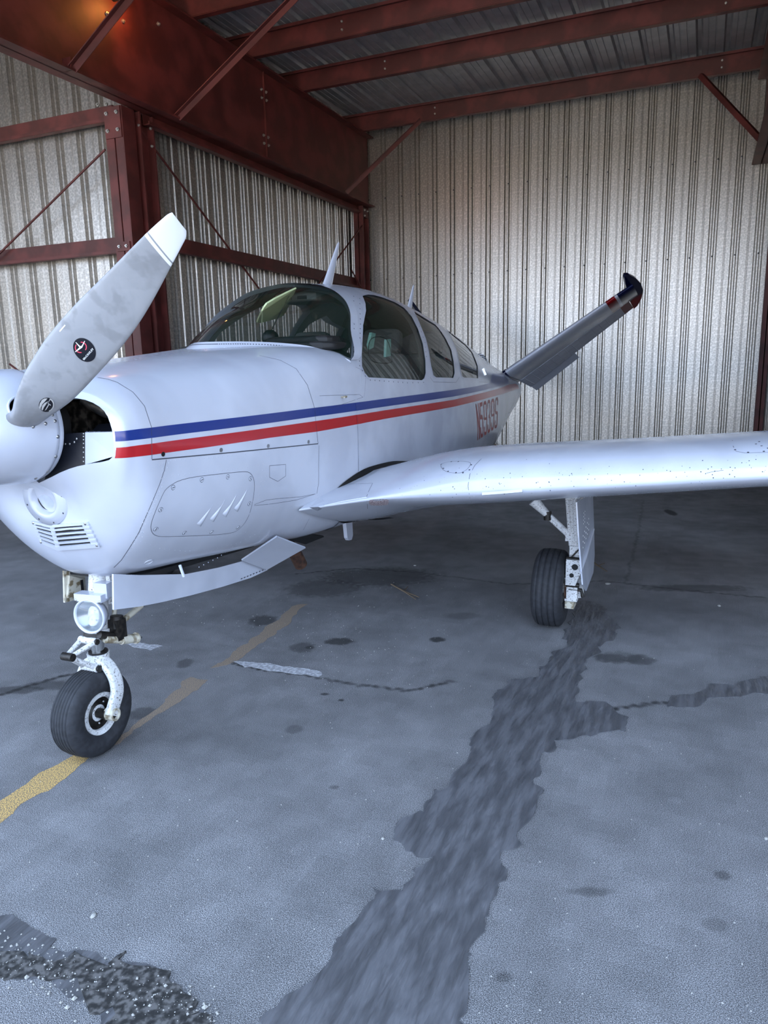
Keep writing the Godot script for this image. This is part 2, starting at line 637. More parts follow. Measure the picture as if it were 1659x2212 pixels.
# soft stains and painted light of the slab: x from -9.4 to 3.0 along u, z from -5 to 5 along v
func stain_and_light_map() -> ImageTexture:
	var sx := 1488
	var sy := 1200
	var im := Image.create(sx, sy, false, Image.FORMAT_RGB8)
	im.fill(Color(0.97, 0.97, 0.97))
	var f := FastNoiseLite.new()
	f.seed = 41
	f.frequency = 0.012
	f.fractal_octaves = 4
	var f2 := FastNoiseLite.new()
	f2.seed = 42
	f2.frequency = 0.05
	f2.fractal_octaves = 3
	for j in range(0, sy, 4):
		for i in range(0, sx, 4):
			var v := 0.88 + 0.12 * f.get_noise_2d(i, j) + 0.08 * f2.get_noise_2d(i, j)
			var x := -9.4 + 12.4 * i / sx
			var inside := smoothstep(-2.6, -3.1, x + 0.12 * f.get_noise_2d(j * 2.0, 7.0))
			v *= lerpf(0.88, 1.0, inside)  # front slab toned down in colour, standing in for light reaching deeper inside
			im.fill_rect(Rect2i(i, j, 4, 4), Color(v, v, v * 1.0))
	# round oil spots: place and size from the photograph
	for s in [[735, 1385, 34, 8, 0.5], [655, 1398, 32, 12, 0.72], [947, 1381, 18, 6, 0.42], [402, 1432, 18, 11, 0.72], [570, 1340, 32, 12, 0.6], [1320, 1421, 36, 11, 0.72], [1385, 1425, 36, 12, 0.7], [1450, 1107, 12, 7, 0.5], [300, 1300, 40, 14, 0.8], [705, 1499, 10, 3, 0.5], [740, 1512, 6, 3, 0.45], [672, 1398, 10, 4, 0.6], [1545, 1995, 30, 15, 0.85], [1565, 1890, 18, 10, 0.75], [1280, 1925, 55, 10, 0.78], [1180, 1300, 30, 12, 0.75], [1340, 1420, 60, 14, 0.85], [1090, 2110, 22, 12, 0.78], [640, 1575, 22, 10, 0.8], [725, 1700, 12, 5, 0.75], [310, 1540, 30, 14, 0.72], [820, 1245, 130, 22, 0.72], [700, 1270, 90, 20, 0.75], [1000, 1330, 40, 8, 0.85], [430, 1190, 80, 20, 0.85], [1500, 1270, 130, 8, 0.75], [1460, 1728, 18, 8, 1.1], [120, 1480, 70, 10, 0.7], [40, 1490, 60, 8, 0.65]]:
		var c := at_plane(s[0], s[1], 1, 0.0)
		var rx := absf(at_plane(s[0], s[1] - s[3], 1, 0.0).distance_to(at_plane(s[0], s[1] + s[3], 1, 0.0))) * 0.5
		var dep := at_plane(s[0], s[1] - 3, 1, 0.0) - c
		var lat := at_plane(s[0] + s[2], s[1], 1, 0.0) - c
		var rz := lat.length()
		lat = lat.normalized()
		dep = (dep - lat * dep.dot(lat)).normalized()
		var big := maxf(rx, rz) * 1.3
		var i0 := int((c.x - big + 9.4) / 12.4 * sx)
		var i1 := int((c.x + big + 9.4) / 12.4 * sx)
		var j0 := int((c.z - big + 5.0) / 10.0 * sy)
		var j1 := int((c.z + big + 5.0) / 10.0 * sy)
		for j in range(maxi(j0, 0), mini(j1, sy)):
			for i in range(maxi(i0, 0), mini(i1, sx)):
				var p := Vector3(-9.4 + 12.4 * i / sx, 0, -5.0 + 10.0 * j / sy) - c
				var d := Vector2(p.dot(lat) / rz, p.dot(dep) / rx).length() + 0.25 * f2.get_noise_2d(i * 3.0, j * 3.0)
				var k := smoothstep(1.1, 0.65, d)
				if k > 0.0:
					var o := im.get_pixel(i, j)
					var t: float = lerpf(1.0, s[4], k)
					im.set_pixel(i, j, Color(o.r * t, o.g * t, o.b * t))
	# hairline cracks
	for ln in [[[0, 1502], [60, 1482], [130, 1462], [200, 1448]], [[500, 1432], [560, 1445], [640, 1455], [760, 1478], [880, 1492], [980, 1470]], [[1390, 1080], [1382, 1130], [1372, 1180], [1350, 1260]], [[640, 1240], [760, 1228], [900, 1236], [1100, 1262], [1300, 1255], [1480, 1275], [1659, 1292]], [[1240, 1545], [1330, 1530], [1430, 1518], [1530, 1500], [1659, 1470]]]:
		for k in ln.size() - 1:
			for u in 60:
				var q := Vector2(ln[k][0], ln[k][1]).lerp(Vector2(ln[k + 1][0], ln[k + 1][1]), u / 60.0)
				var c := at_plane(q.x, q.y, 1, 0.0)
				var i := int((c.x + 9.4) / 12.4 * sx + 3.0 * f2.get_noise_2d(u * 2.0 + 90.0 * k, q.x))
				var j := int((c.z + 5.0) / 10.0 * sy + 3.0 * f2.get_noise_2d(q.y, u * 2.0 + 90.0 * k))
				for a in range(-1, 2):
					for b in range(-1, 2):
						if i + a >= 0 and i + a < sx and j + b >= 0 and j + b < sy:
							var o := im.get_pixel(i + a, j + b)
							var t := 0.90 if absi(a) + absi(b) < 2 else 0.95
							im.set_pixel(i + a, j + b, Color(o.r * t, o.g * t, o.b * t))
	return ImageTexture.create_from_image(im)


# ---------------------------------------------------------------- hangar shell
const BACK := -9.2       # inner face of the tail bay's end wall
const SIDE := 3.02       # starboard side wall of the tail bay
const PORT := -3.0      # port side wall of the tail bay
const WING := -4.02      # end wall of the wing bays
const FAR := 8.6         # how far the wing bays reach to either side
const ROOF := 5.22
const FRONT := 1.3
const PITCH := 0.28

func rib_profile() -> Array:    # one pitch of the wall sheet: (along, away from the room)
	return [Vector2(0, 0), Vector2(0.064, 0), Vector2(0.067, -0.004), Vector2(0.071, -0.004), Vector2(0.074, 0), Vector2(0.079, 0), Vector2(0.082, -0.004), Vector2(0.086, -0.004), Vector2(0.089, 0), Vector2(0.148, 0), Vector2(0.162, 0.036), Vector2(0.180, 0.036), Vector2(0.194, 0.0), Vector2(0.212, 0.0), Vector2(0.226, 0.036), Vector2(0.244, 0.036), Vector2(0.258, 0), Vector2(0.28, 0)]


# sheets of ribbed metal side by side; at: lower start, along: direction of travel, out: into the room
func sheets(parent: Node, at: Vector3, along: Vector3, out: Vector3, length: float, up: Vector3, height: float, m: Material, called: String, prof: Array, pitches := 3) -> void:
	var pitch: float = prof[prof.size() - 1].x
	var x := 0.0
	var shared: ArrayMesh = null
	while x < length - 0.01:
		var s := Soup.new()
		var w := minf(pitch * pitches, length - x)
		var full := w > pitch * pitches - 0.001
		if not full or shared == null:
			for k in pitches:
				for i in prof.size() - 1:
					var a: Vector2 = prof[i] + Vector2(k * pitch, 0)
					var b: Vector2 = prof[i + 1] + Vector2(k * pitch, 0)
					if a.x > w: continue
					b.x = minf(b.x, w)
					var p := along * a.x - out * a.y
					var q := along * b.x - out * b.y
					s.quad(p, q, q + up * height, p + up * height, out)
		var o := MeshInstance3D.new()
		o.name = numbered_in(parent, called)
		if full and shared != null:
			o.mesh = shared
		else:
			o.mesh = s.mesh()
			o.mesh.surface_set_material(0, m)
			if full: shared = o.mesh
		o.position = at + along * x
		parent.add_child(o, true)
		x += w


func wall(called: String, at: Vector3, along: Vector3, out: Vector3, length: float, height := ROOF) -> MeshInstance3D:
	var s := Soup.new()
	var mid := at + along * length * 0.5 + Vector3.UP * height * 0.5 - out * 0.10
	s.box(Transform3D(Basis(along, Vector3.UP, along.cross(Vector3.UP)), mid), Vector3(length, height, 0.12))
	var o := obj(called, s, M.outer)
	tag(o, "", "", "", "structure")
	sheets(o, at, along, out, length, Vector3.UP, height, M.galv, "wall_panel", rib_profile())
	return o


func hangar_shell() -> void:
	# slab under the hangar and the apron before it
	var s := Soup.new()
	s.quad(Vector3(-9.4, 0, -5), Vector3(3, 0, -5), Vector3(3, 0, 5), Vector3(-9.4, 0, 5), Vector3.UP)
	s.box(Transform3D(Basis(), Vector3(-3.2, -0.11, 0)), Vector3(12.4, 0.2, 10.0))
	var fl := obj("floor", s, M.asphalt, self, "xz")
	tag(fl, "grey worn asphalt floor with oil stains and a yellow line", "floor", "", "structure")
	s = Soup.new()
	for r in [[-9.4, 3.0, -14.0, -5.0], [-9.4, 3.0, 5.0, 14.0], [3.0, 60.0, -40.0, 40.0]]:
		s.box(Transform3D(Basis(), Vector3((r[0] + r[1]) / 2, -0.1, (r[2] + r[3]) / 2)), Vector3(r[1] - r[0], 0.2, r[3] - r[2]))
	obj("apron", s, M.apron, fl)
	var X := Vector3.RIGHT
	var Z := Vector3.BACK
	var wb := wall("wall_back", Vector3(BACK, 0, SIDE), -Z, X, SIDE - PORT)
	# a row of screws at each girt behind the sheet
	s = Soup.new()
	for h in [0.22, 2.86, 4.08]:
		var z := SIDE - 0.2085
		while z > PORT:
			dome(s, Vector3(BACK + 0.001, h, z), X, 0.011, 0.5, 6)
			z -= PITCH
	tag(obj("sheet_screws", s, M.joint, wb), "", "", "", "stuff")
	wall("wall_starboard", Vector3(BACK, 0, SIDE), X, -Z, WING - BACK)
	wall("wall_port", Vector3(BACK, 0, PORT), X, Z, WING - BACK)
	wall("wall_back_starboard", Vector3(WING, 0, FAR), -Z, X, FAR - SIDE)
	wall("wall_back_port", Vector3(WING, 0, PORT), -Z, X, FAR + PORT)
	wall("wall_end_starboard", Vector3(WING, 0, FAR), X, -Z, FRONT - WING)
	wall("wall_end_port", Vector3(WING, 0, -FAR), X, Z, FRONT - WING)
	s = Soup.new()
	s.box(Transform3D(Basis(), Vector3(FRONT, 4.85, 0)), Vector3(0.15, 0.75, FAR * 2))
	tag(obj("trim_1", s, M.oxide), "", "", "", "structure")
	# roof: slab of sheets over purlins
	s = Soup.new()
	s.box(Transform3D(Basis(), Vector3((BACK + FRONT) / 2, ROOF + 0.12, 0)), Vector3(FRONT - BACK + 0.4, 0.1, FAR * 2 + 0.4))
	var ce := obj("ceiling", s, M.outer)
	tag(ce, "ribbed metal roof deck over red purlins", "ceiling", "", "structure")
	var rp := [Vector2(0, 0), Vector2(0.07, 0), Vector2(0.074, 0.006), Vector2(0.082, 0.006), Vector2(0.086, 0), Vector2(0.15, 0), Vector2(0.154, 0.006), Vector2(0.162, 0.006), Vector2(0.166, 0), Vector2(0.215, 0), Vector2(0.235, 0.035), Vector2(0.275, 0.035), Vector2(0.295, 0), Vector2(0.305, 0)]
	sheets(ce, Vector3(BACK - 0.05, ROOF, -FAR), Z, Vector3.DOWN, FAR * 2, X, FRONT - BACK, M.roof, "roof_panel", rp)


# ---------------------------------------------------------------- red steel frame
func bolts(parent: Node, places: Array, m: Vector3, r := 0.016) -> void:
	for p in places:
		var s := Soup.new()
		s.lathe(frame_on(p, m), [Vector2(r, 0), Vector2(r, 0.012), Vector2(0, 0.012)], 6)
		s.lathe(frame_on(p, m), [Vector2(r * 0.5, 0.01), Vector2(r * 0.5, 0.024), Vector2(0, 0.024)], 8)
		obj("bolt", s, M.bolt, parent)


func zee(s: Soup, a: Vector3, b: Vector3, up: Vector3, depth: float, flange: float, out: Vector3, t := 0.012) -> void:
	# a Z-shaped girt or purlin from a to b: web along up, flanges along out
	var d := (b - a).normalized()
	var l := a.distance_to(b)
	var mid := (a + b) * 0.5
	var B := Basis(d, up, d.cross(up))
	var sg := signf(B.z.dot(out))
	s.box(Transform3D(B, mid), Vector3(l, depth, t))
	s.box(Transform3D(B, mid + up * (depth / 2) + out * flange / 2), Vector3(l, t, flange))
	s.box(Transform3D(B, mid - up * (depth / 2) - out * flange / 2), Vector3(l, t, flange))
	s.box(Transform3D(B, mid + up * (depth / 2 - 0.012) + out * flange), Vector3(l, 0.03, t))
	s.box(Transform3D(B, mid - up * (depth / 2 - 0.012) - out * flange), Vector3(l, 0.03, t))


func ibeam(s: Soup, a: Vector3, b: Vector3, up: Vector3, depth: float, flange: float, tw := 0.012, tf := 0.018) -> void:
	var d := (b - a).normalized()
	var l := a.distance_to(b)
	var mid := (a + b) * 0.5
	var B := Basis(d, up, d.cross(up))
	s.box(Transform3D(B, mid), Vector3(l, depth, tw))
	for g in [-1.0, 1.0]:
		s.box(Transform3D(B, mid + up * (g * (depth - tf) / 2)), Vector3(l, tf, flange))


func angle_bar(s: Soup, a: Vector3, b: Vector3, w := 0.05) -> void:
	var d := (b - a).normalized()
	var x := d.cross(Vector3.UP).normalized()
	var y := x.cross(d)
	var mid := (a + b) * 0.5
	var l := a.distance_to(b)
	var B := Basis(d, x, d.cross(x))
	s.box(Transform3D(B, mid), Vector3(l, w, 0.007))
	s.box(Transform3D(B, mid + x * w * 0.5 + B.z * w * 0.5), Vector3(l, 0.007, w))


func hangar_steel() -> void:
	var UP := Vector3.UP
	var s: Soup
	# deep rafter along the starboard side of the tail bay
	var zr := 2.80
	var t := thing("rafter", "deep dark red steel rafter running along the starboard side under the roof", "beam")
	s = Soup.new()
	ibeam(s, Vector3(BACK + 0.05, 4.46, zr), Vector3(FRONT - 0.1, 4.46, zr), UP, 1.02, 0.22)
	obj("beam", s, M.oxide, t)
	s = Soup.new()
	s.box(Transform3D(Basis(), Vector3(-6.15, 4.46, zr - 0.012)), Vector3(0.012, 0.98, 0.03))
	obj("splice_plate", s, M.oxide, t)
	for y in [4.70, 4.20]:
		bolts(t, [Vector3(-6.20, y + 0.045, zr - 0.006), Vector3(-6.10, y + 0.045, zr - 0.006), Vector3(-6.20, y - 0.045, zr - 0.006), Vector3(-6.10, y - 0.045, zr - 0.006)], Vector3(0, 0, -1), 0.017)
	s = Soup.new()
	s.box(Transform3D(Basis(), Vector3(-3.02, 4.0, zr - 0.06)), Vector3(0.012, 0.1, 0.09))
	obj("stiffener", s, M.oxide, t)
	bolts(t, [at_plane(265, 46, 2, zr - 0.006), at_plane(341, 52, 2, zr - 0.006), at_plane(230, 30, 2, zr - 0.006)], Vector3(0, 0, -1), 0.018)
	# port rafter, only its end brace shows
	t = thing("rafter", "port steel rafter beyond the right edge of the picture", "beam")
	s = Soup.new()
	ibeam(s, Vector3(BACK + 0.05, 4.46, -2.74), Vector3(FRONT - 0.1, 4.46, -2.74), UP, 1.02, 0.22)
	obj("beam", s, M.oxide, t)
	# eave girt under the rafter
	t = thing("eave_girt", "dark red girt along the wall top just below the deep rafter", "girt")
	s = Soup.new()
	zee(s, Vector3(BACK + 0.2, 3.90, SIDE - 0.11), Vector3(-4.1, 3.90, SIDE - 0.11), UP, 0.10, 0.07, Vector3(0, 0, 1))
	s.box(Transform3D(Basis(), Vector3((BACK - 4.1) / 2, 3.93, SIDE - 0.045)), Vector3(-4.3 - BACK, 0.10, 0.05))
	obj("channel", s, M.oxide, t)
	# purlins
	var where := [[-8.78, "dark red roof purlin nearest the back wall"], [-6.95, "dark red roof purlin second from the back wall"], [-5.78, "dark red roof purlin third from the back wall"], [-4.70, "dark red roof purlin fourth from the back wall, at the top edge"], [-3.45, "roof purlin above the corner column, just out of the picture"], [-2.2, "roof purlin over the cabin, out of the picture"], [-0.9, "roof purlin over the cowling, out of the picture"]]
	for w in where:
		t = thing("purlin", w[1], "purlin", Vector3(w[0], 0, 0), "roof purlins")
		s = Soup.new()
		zee(s, Vector3(0, 5.08, FAR - 0.1), Vector3(0, 5.08, -FAR + 0.1), UP, 0.21, 0.07, Vector3(1, 0, 0))
		obj("channel", s, M.oxide, t)
		for z in [-2.2, 1.55]:
			bolts(t, [Vector3(0.006, 5.12, z), Vector3(0.006, 5.04, z)], Vector3(1, 0, 0), 0.012)
	# flange braces from purlins down to the rafters
	for b in [[Vector3(-8.75, 5.0, 1.78), Vector3(-8.15, 4.0, zr - 0.08), "thin red brace from the rearmost purlin down to the rafter foot"], [Vector3(-4.66, 5.02, 1.35), Vector3(-4.36, 3.98, zr - 0.08), "thick red brace slanting down to the rafter beside the column"], [Vector3(-3.42, 5.02, 1.75), Vector3(-3.02, 3.98, zr - 0.08), "red brace slanting down to the rafter at the upper left"], [Vector3(-8.75, 5.0, -1.98), Vector3(-8.15, 4.0, -2.70), "thin red brace from the rearmost purlin to the right edge"]]:
		s = Soup.new()
		angle_bar(s, b[0], b[1], 0.055)
		tag(obj("flange_brace", s, M.oxide), b[2], "brace", "flange braces")
	# corner column: two channels back to back and the wall column behind
	t = thing("column", "dark red built-up steel column at the corner left of the windshield", "column", Vector3(-3.86, 0, SIDE - 0.02))
	s = Soup.new()
	for g in [-1.0, 1.0]:
		s.box(Transform3D(Basis(), Vector3(0.06, 1.97, g * 0.055)), Vector3(0.012, 3.94, 0.085))
		s.box(Transform3D(Basis(), Vector3(-0.02, 1.97, g * 0.10)), Vector3(0.17, 3.94, 0.012))
		s.box(Transform3D(Basis(), Vector3(0.045, 1.97, g * 0.012)), Vector3(0.04, 3.94, 0.010))
		s.box(Transform3D(Basis(), Vector3(-0.11, 1.97, g * 0.055)), Vector3(0.012, 3.94, 0.085))
	obj("channel", s, M.oxide, t)
	s = Soup.new()
	ibeam(s, Vector3(-0.25, 0, -0.05), Vector3(-0.25, 3.94, -0.05), Vector3(1, 0, 0), 0.20, 0.16)
	obj("post", s, M.oxide, t)
	s = Soup.new()
	s.box(Transform3D(Basis(), Vector3(0.073, 3.80, 0.0)), Vector3(0.014, 0.27, 0.19))
	obj("cap_plate", s, M.oxide, t)
	bolts(t, [Vector3(0.08, 3.88, -0.06), Vector3(0.08, 3.88, 0.06), Vector3(0.08, 3.73, -0.06), Vector3(0.08, 3.73, 0.06), Vector3(0.08, 3.96, 0.05), Vector3(0.08, 3.97, 0.15)], Vector3(1, 0, 0), 0.018)
	s = Soup.new()
	s.box(Transform3D(Basis(), Vector3(0.073, 2.70, 0.0)), Vector3(0.014, 0.085, 0.16))
	obj("batten_plate", s, M.oxide, t)
	bolts(t, [Vector3(0.08, 2.70, -0.045), Vector3(0.08, 2.70, 0.045)], Vector3(1, 0, 0), 0.015)
	bolts(t, [Vector3(-0.15, 3.82, -0.105), Vector3(-0.28, 3.82, -0.135), Vector3(-0.28, 3.66, -0.135)], Vector3(0, 0, -1), 0.014)
	# column in the corner of the back wall
	t = thing("column", "narrow dark red column in the far corner beside the back wall", "column", Vector3(BACK + 0.16, 0, SIDE - 0.14))
	s = Soup.new()
	ibeam(s, Vector3(0, 0, 0), Vector3(0, 3.95, 0), Vector3(1, 0, 0), 0.22, 0.16)
	obj("post", s, M.oxide, t)
	s = Soup.new()
	s.box(Transform3D(Basis(), Vector3(0.0, 3.86, -0.05)), Vector3(0.2, 0.14, 0.06))
	obj("cap_plate", s, M.oxide, t)
	bolts(t, [Vector3(-0.05, 3.89, -0.082), Vector3(0.06, 3.89, -0.082), Vector3(0.06, 3.81, -0.082)], Vector3(0, 0, -1), 0.015)
	t = thing("column", "red column in the corner at the right edge of the picture", "column", Vector3(BACK + 0.14, 0, PORT + 0.06))
	s = Soup.new()
	ibeam(s, Vector3(0, 0, 0), Vector3(0, 3.95, 0), Vector3(1, 0, 0), 0.2, 0.1)
	obj("post", s, M.oxide, t)
	# wall girts
	for g in [[Vector3(-4.05, 2.80, SIDE - 0.08), Vector3(BACK + 0.1, 2.80, SIDE - 0.08), "red girt halfway up the wall behind the windshield", Vector3(0, 0, 1)], [Vector3(-3.93, 2.74, FAR), Vector3(-3.93, 2.74, SIDE + 0.1), "red girt halfway up the left wall meeting the corner column", Vector3(-1, 0, 0)], [Vector3(-3.93, 3.93, FAR), Vector3(-3.93, 3.93, SIDE + 0.1), "upper red girt on the left wall at the column head", Vector3(-1, 0, 0)], [Vector3(-3.93, 1.36, FAR), Vector3(-3.93, 1.36, SIDE + 0.1), "low red girt on the left wall showing behind the spinner", Vector3(-1, 0, 0)], [Vector3(-4.05, 1.36, SIDE - 0.08), Vector3(BACK + 0.1, 1.36, SIDE - 0.08), "low red girt on the side wall hidden behind the airplane", Vector3(0, 0, 1)]]:
		s = Soup.new()
		zee(s, g[0], g[1], UP, 0.15, 0.065, g[3])
		tag(obj("wall_girt", s, M.oxide), g[2], "girt", "wall girts")
	# tie rods crossing the walls
	for r in [[Vector3(-4.12, 3.80, SIDE - 0.07), Vector3(-6.55, 2.17, SIDE - 0.07), "brown tie rod slanting down the wall behind the propeller tip"], [Vector3(-9.0, 3.70, SIDE - 0.20), Vector3(-7.35, 2.60, SIDE - 0.19), "brown tie rod slanting down left from the far corner column"], [Vector3(-8.5, 2.95, SIDE - 0.2), Vector3(-9.1, 2.55, SIDE - 0.2), "short rod at the foot of the far corner column"], [Vector3(-3.84, 3.60, SIDE + 0.15), Vector3(-3.86, 2.68, 4.93), "brown tie rod slanting down the left wall to its middle girt"], [Vector3(-3.86, 1.62, 4.80), Vector3(-3.84, 1.30, 4.25), "brown rod end low on the left wall above the spinner"]]:
		s = Soup.new()
		s.tube([r[0], r[1]], [0.011], 8)
		tag(obj("tie_rod", s, M.oxide), r[2], "tie rod", "tie rods on the walls")
	# timber at the foot of the back wall
	s = Soup.new()
	s.box(Transform3D(Basis(), Vector3(BACK + 0.09, 0.11, 0.1)), Vector3(0.05, 0.22, 5.7))
	tag(obj("base_board", s, M.wood), "brown board standing along the foot of the back wall", "board")
	# lamp on the rafter
	t = thing("ceiling_lamp", "warm bulb in a holder high on the rafter at the top edge", "lamp", at_plane(281, -16, 2, 2.60))
	s = Soup.new()
	s.lathe(Transform3D(Basis(), Vector3.ZERO), [Vector2(0, -0.05), Vector2(0.03, -0.042), Vector2(0.045, -0.012), Vector2(0.045, 0.012), Vector2(0.03, 0.042), Vector2(0, 0.05)], 16, false)
	obj("bulb", s, M.bulb, t)
	s = Soup.new()
	s.tube([Vector3(0, 0.0, 0.045), Vector3(0, 0.0, 0.2)], [0.035], 12)
	obj("holder", s, M.dark, t)
	var l := OmniLight3D.new()
	l.name = "lamp_light"
	l.light_color = Color(1.0, 0.62, 0.30)
	l.light_energy = 1.2
	l.omni_range = 30.0
	l.omni_attenuation = 2.0
	l.light_size = 0.05
	l.shadow_enabled = true
	l.position = Vector3(0, -0.06, -0.02)
	t.add_child(l)


# ---------------------------------------------------------------- marks on the floor
func floor_poly(pix: Array, rough := 0.02, seed_ := 5) -> PackedVector2Array:
	var f := FastNoiseLite.new()
	f.seed = seed_
	f.frequency = 2.0
	f.fractal_octaves = 4
	var o := PackedVector2Array()
	for i in pix.size():
		var a := at_plane(pix[i][0], pix[i][1], 1, 0.0)
		var b := at_plane(pix[(i + 1) % pix.size()][0], pix[(i + 1) % pix.size()][1], 1, 0.0)
		var k := maxi(1, int(a.distance_to(b) / 0.02))
		for j in k:
			var p := a.lerp(b, float(j) / k)
			o.append(Vector2(p.x + rough * f.get_noise_2d(p.x * 3.0, p.z * 3.0), p.z + rough * f.get_noise_2d(p.z * 3.0 + 9.0, p.x * 3.0)))
	return o


func lay(called: String, pix: Array, rough: float, seed_: int, m: Material, h: float, parent: Node) -> MeshInstance3D:
	var s := Soup.new()
	var p := PackedVector2Array()
	while true:
		p.clear()
		for q in floor_poly(pix, rough, seed_): p.append(Vector2(q.x, -q.y))
		if Geometry2D.offset_polygon(p, 0.0).size() == 1 and not Geometry2D.triangulate_polygon(p).is_empty(): break
		rough *= 0.7
		if rough < 0.001: break
	s.prism(Transform3D(Basis(Vector3.RIGHT, Vector3.FORWARD, Vector3.UP), Vector3.ZERO), p, 0.0, h)
	return obj(called, s, m, parent)


func floor_marks() -> void:
	var fl := get_node("floor")
	# yellow guide line under the nose wheel
	lay("painted_line", [[-60, 1770], [0, 1727], [60, 1692], [150, 1632], [210, 1626], [160, 1663], [90, 1716], [0, 1773], [-60, 1812]], 0.03, 6, M.yellow, 0.0008, fl)
	lay("painted_line", [[200, 1628], [265, 1585], [340, 1530], [408, 1462], [450, 1470], [400, 1508], [300, 1572], [235, 1620]], 0.03, 7, M.yellow_faded, 0.0008, fl)
	lay("painted_line", [[455, 1446], [520, 1398], [590, 1344], [640, 1306], [662, 1304], [620, 1348], [560, 1392], [490, 1440]], 0.03, 8, M.yellow_faded, 0.0008, fl)
	# white paint remnants
	lay("paint_remnant", [[498, 1428], [540, 1430], [620, 1440], [694, 1452], [690, 1461], [610, 1452], [530, 1440]], 0.03, 9, M.chalk, 0.0008, fl)
	lay("paint_remnant", [[262, 1390], [300, 1388], [355, 1396], [330, 1405], [290, 1398]], 0.03, 10, M.chalk, 0.0008, fl)
	# tar strip over the joint
	lay("tar_strip", [[1268, 1300], [1300, 1305], [1335, 1362], [1330, 1378], [1280, 1420], [1263, 1450], [1243, 1470], [1242, 1515], [1280, 1512], [1310, 1516], [1362, 1552], [1345, 1572], [1280, 1592], [1212, 1604], [1170, 1640], [1158, 1700], [1162, 1710], [1158, 1745], [1128, 1790], [1120, 1820], [1096, 1850], [1086, 1862], [1088, 1900], [1072, 1932], [1070, 1980], [1048, 2015], [1024, 2040], [1022, 2080], [1018, 2120], [1004, 2160], [994, 2230], [980, 2300], [560, 2300], [590, 2212], [592, 2172], [670, 2135], [712, 2080], [722, 2040], [775, 1985], [815, 1920], [880, 1918], [918, 1888], [904, 1878], [926, 1852], [870, 1840], [858, 1806], [872, 1772], [912, 1750], [938, 1728], [930, 1712], [975, 1700], [990, 1664], [1020, 1642], [1025, 1598], [1060, 1564], [1066, 1526], [1072, 1492], [1108, 1468], [1170, 1460], [1180, 1425], [1222, 1395], [1230, 1350], [1252, 1300]], 0.05, 11, M.tar, 0.004, fl)
	lay("tar_strip", [[1448, 1506], [1495, 1496], [1540, 1482], [1600, 1474], [1700, 1455], [1700, 1492], [1600, 1500], [1545, 1510], [1500, 1524], [1450, 1530]], 0.04, 12, M.tar, 0.003, fl)
	# broken pavement at the lower left
	lay("broken_patch", [[-40, 1980], [20, 1990], [60, 1996], [108, 2034], [112, 2046], [190, 2062], [240, 2076], [285, 2084], [350, 2108], [398, 2140], [430, 2175], [470, 2240], [240, 2260], [230, 2190], [150, 2150], [60, 2110], [-40, 2085]], 0.06, 13, M.tar, 0.003, fl)
	lay("broken_patch", [[-40, 2052], [60, 2060], [130, 2078], [200, 2086], [270, 2072], [290, 2096], [360, 2118], [440, 2180], [460, 2250], [270, 2260], [240, 2165], [180, 2150], [110, 2120], [-40, 2092]], 0.08, 14, M.crumb, 0.006, fl)


# ---------------------------------------------------------------- the airplane
func front_rows() -> Array:
	# nose bowl ring, face, shoulder, joint; then cowling back to the cabin
	var ring := []
	for d in [0, 20, 45, 70, 90, 110, 135, 160, 180]:
		ring.append(Vector3(0.185, 1.35 - 0.19 * cos(deg_to_rad(d)), -0.19 * sin(deg_to_rad(d))))
	return [ring,
		sec(0, [[0, 1.09, 0.112], [0.09, 1.08, 0.116], [0.215, 1.125, 0.14], [0.37, 1.21, 0.15], [0.41, 1.295, 0.148], [0.405, 1.37, 0.148], [0.31, 1.462, 0.152], [0.15, 1.503, 0.16], [0, 1.52, 0.16]]),
		sec(0, [[0, 0.95, 0.095], [0.10, 0.945, 0.10], [0.215, 0.985, 0.105], [0.385, 1.11, 0.10], [0.432, 1.265, 0.095], [0.427, 1.388, 0.09], [0.342, 1.482, 0.095], [0.175, 1.53, 0.10], [0, 1.542, 0.10]]),
		sec(0, [[0, 0.80, 0.02], [0.09, 0.805, 0.02], [0.235, 0.872, 0.03], [0.405, 1.04, 0.035], [0.444, 1.23, 0.03], [0.438, 1.382, 0.025], [0.36, 1.489, 0.025], [0.19, 1.54, 0.02], [0, 1.553, 0.01]]),
		sec(0, [[0, 0.74, -0.06], [0.09, 0.742, -0.06], [0.235, 0.81, -0.06], [0.405, 0.98, -0.06], [0.452, 1.20, -0.07], [0.446, 1.37, -0.07], [0.375, 1.49, -0.08], [0.205, 1.547, -0.085], [0, 1.56, -0.09]]),
		sec(-0.45, [[0, 0.70], [0.12, 0.703], [0.29, 0.755], [0.455, 0.93], [0.505, 1.17], [0.50, 1.375], [0.43, 1.50], [0.25, 1.572], [0, 1.588]]),
		sec(-0.85, [[0, 0.665], [0.16, 0.67], [0.34, 0.72], [0.50, 0.91], [0.54, 1.16], [0.537, 1.39], [0.485, 1.53], [0.31, 1.604], [0, 1.627]]),
		sec(-1.15, [[0, 0.645], [0.19, 0.65], [0.385, 0.69], [0.535, 0.89], [0.565, 1.15], [0.558, 1.41], [0.53, 1.555], [0.40, 1.622], [0, 1.648]]),
		sec(-1.47, [[0, 0.635], [0.21, 0.64], [0.42, 0.675], [0.555, 0.875], [0.579, 1.15], [0.565, 1.43], [0.548, 1.545], [0.42, 1.63], [0, 1.66]]),
	]


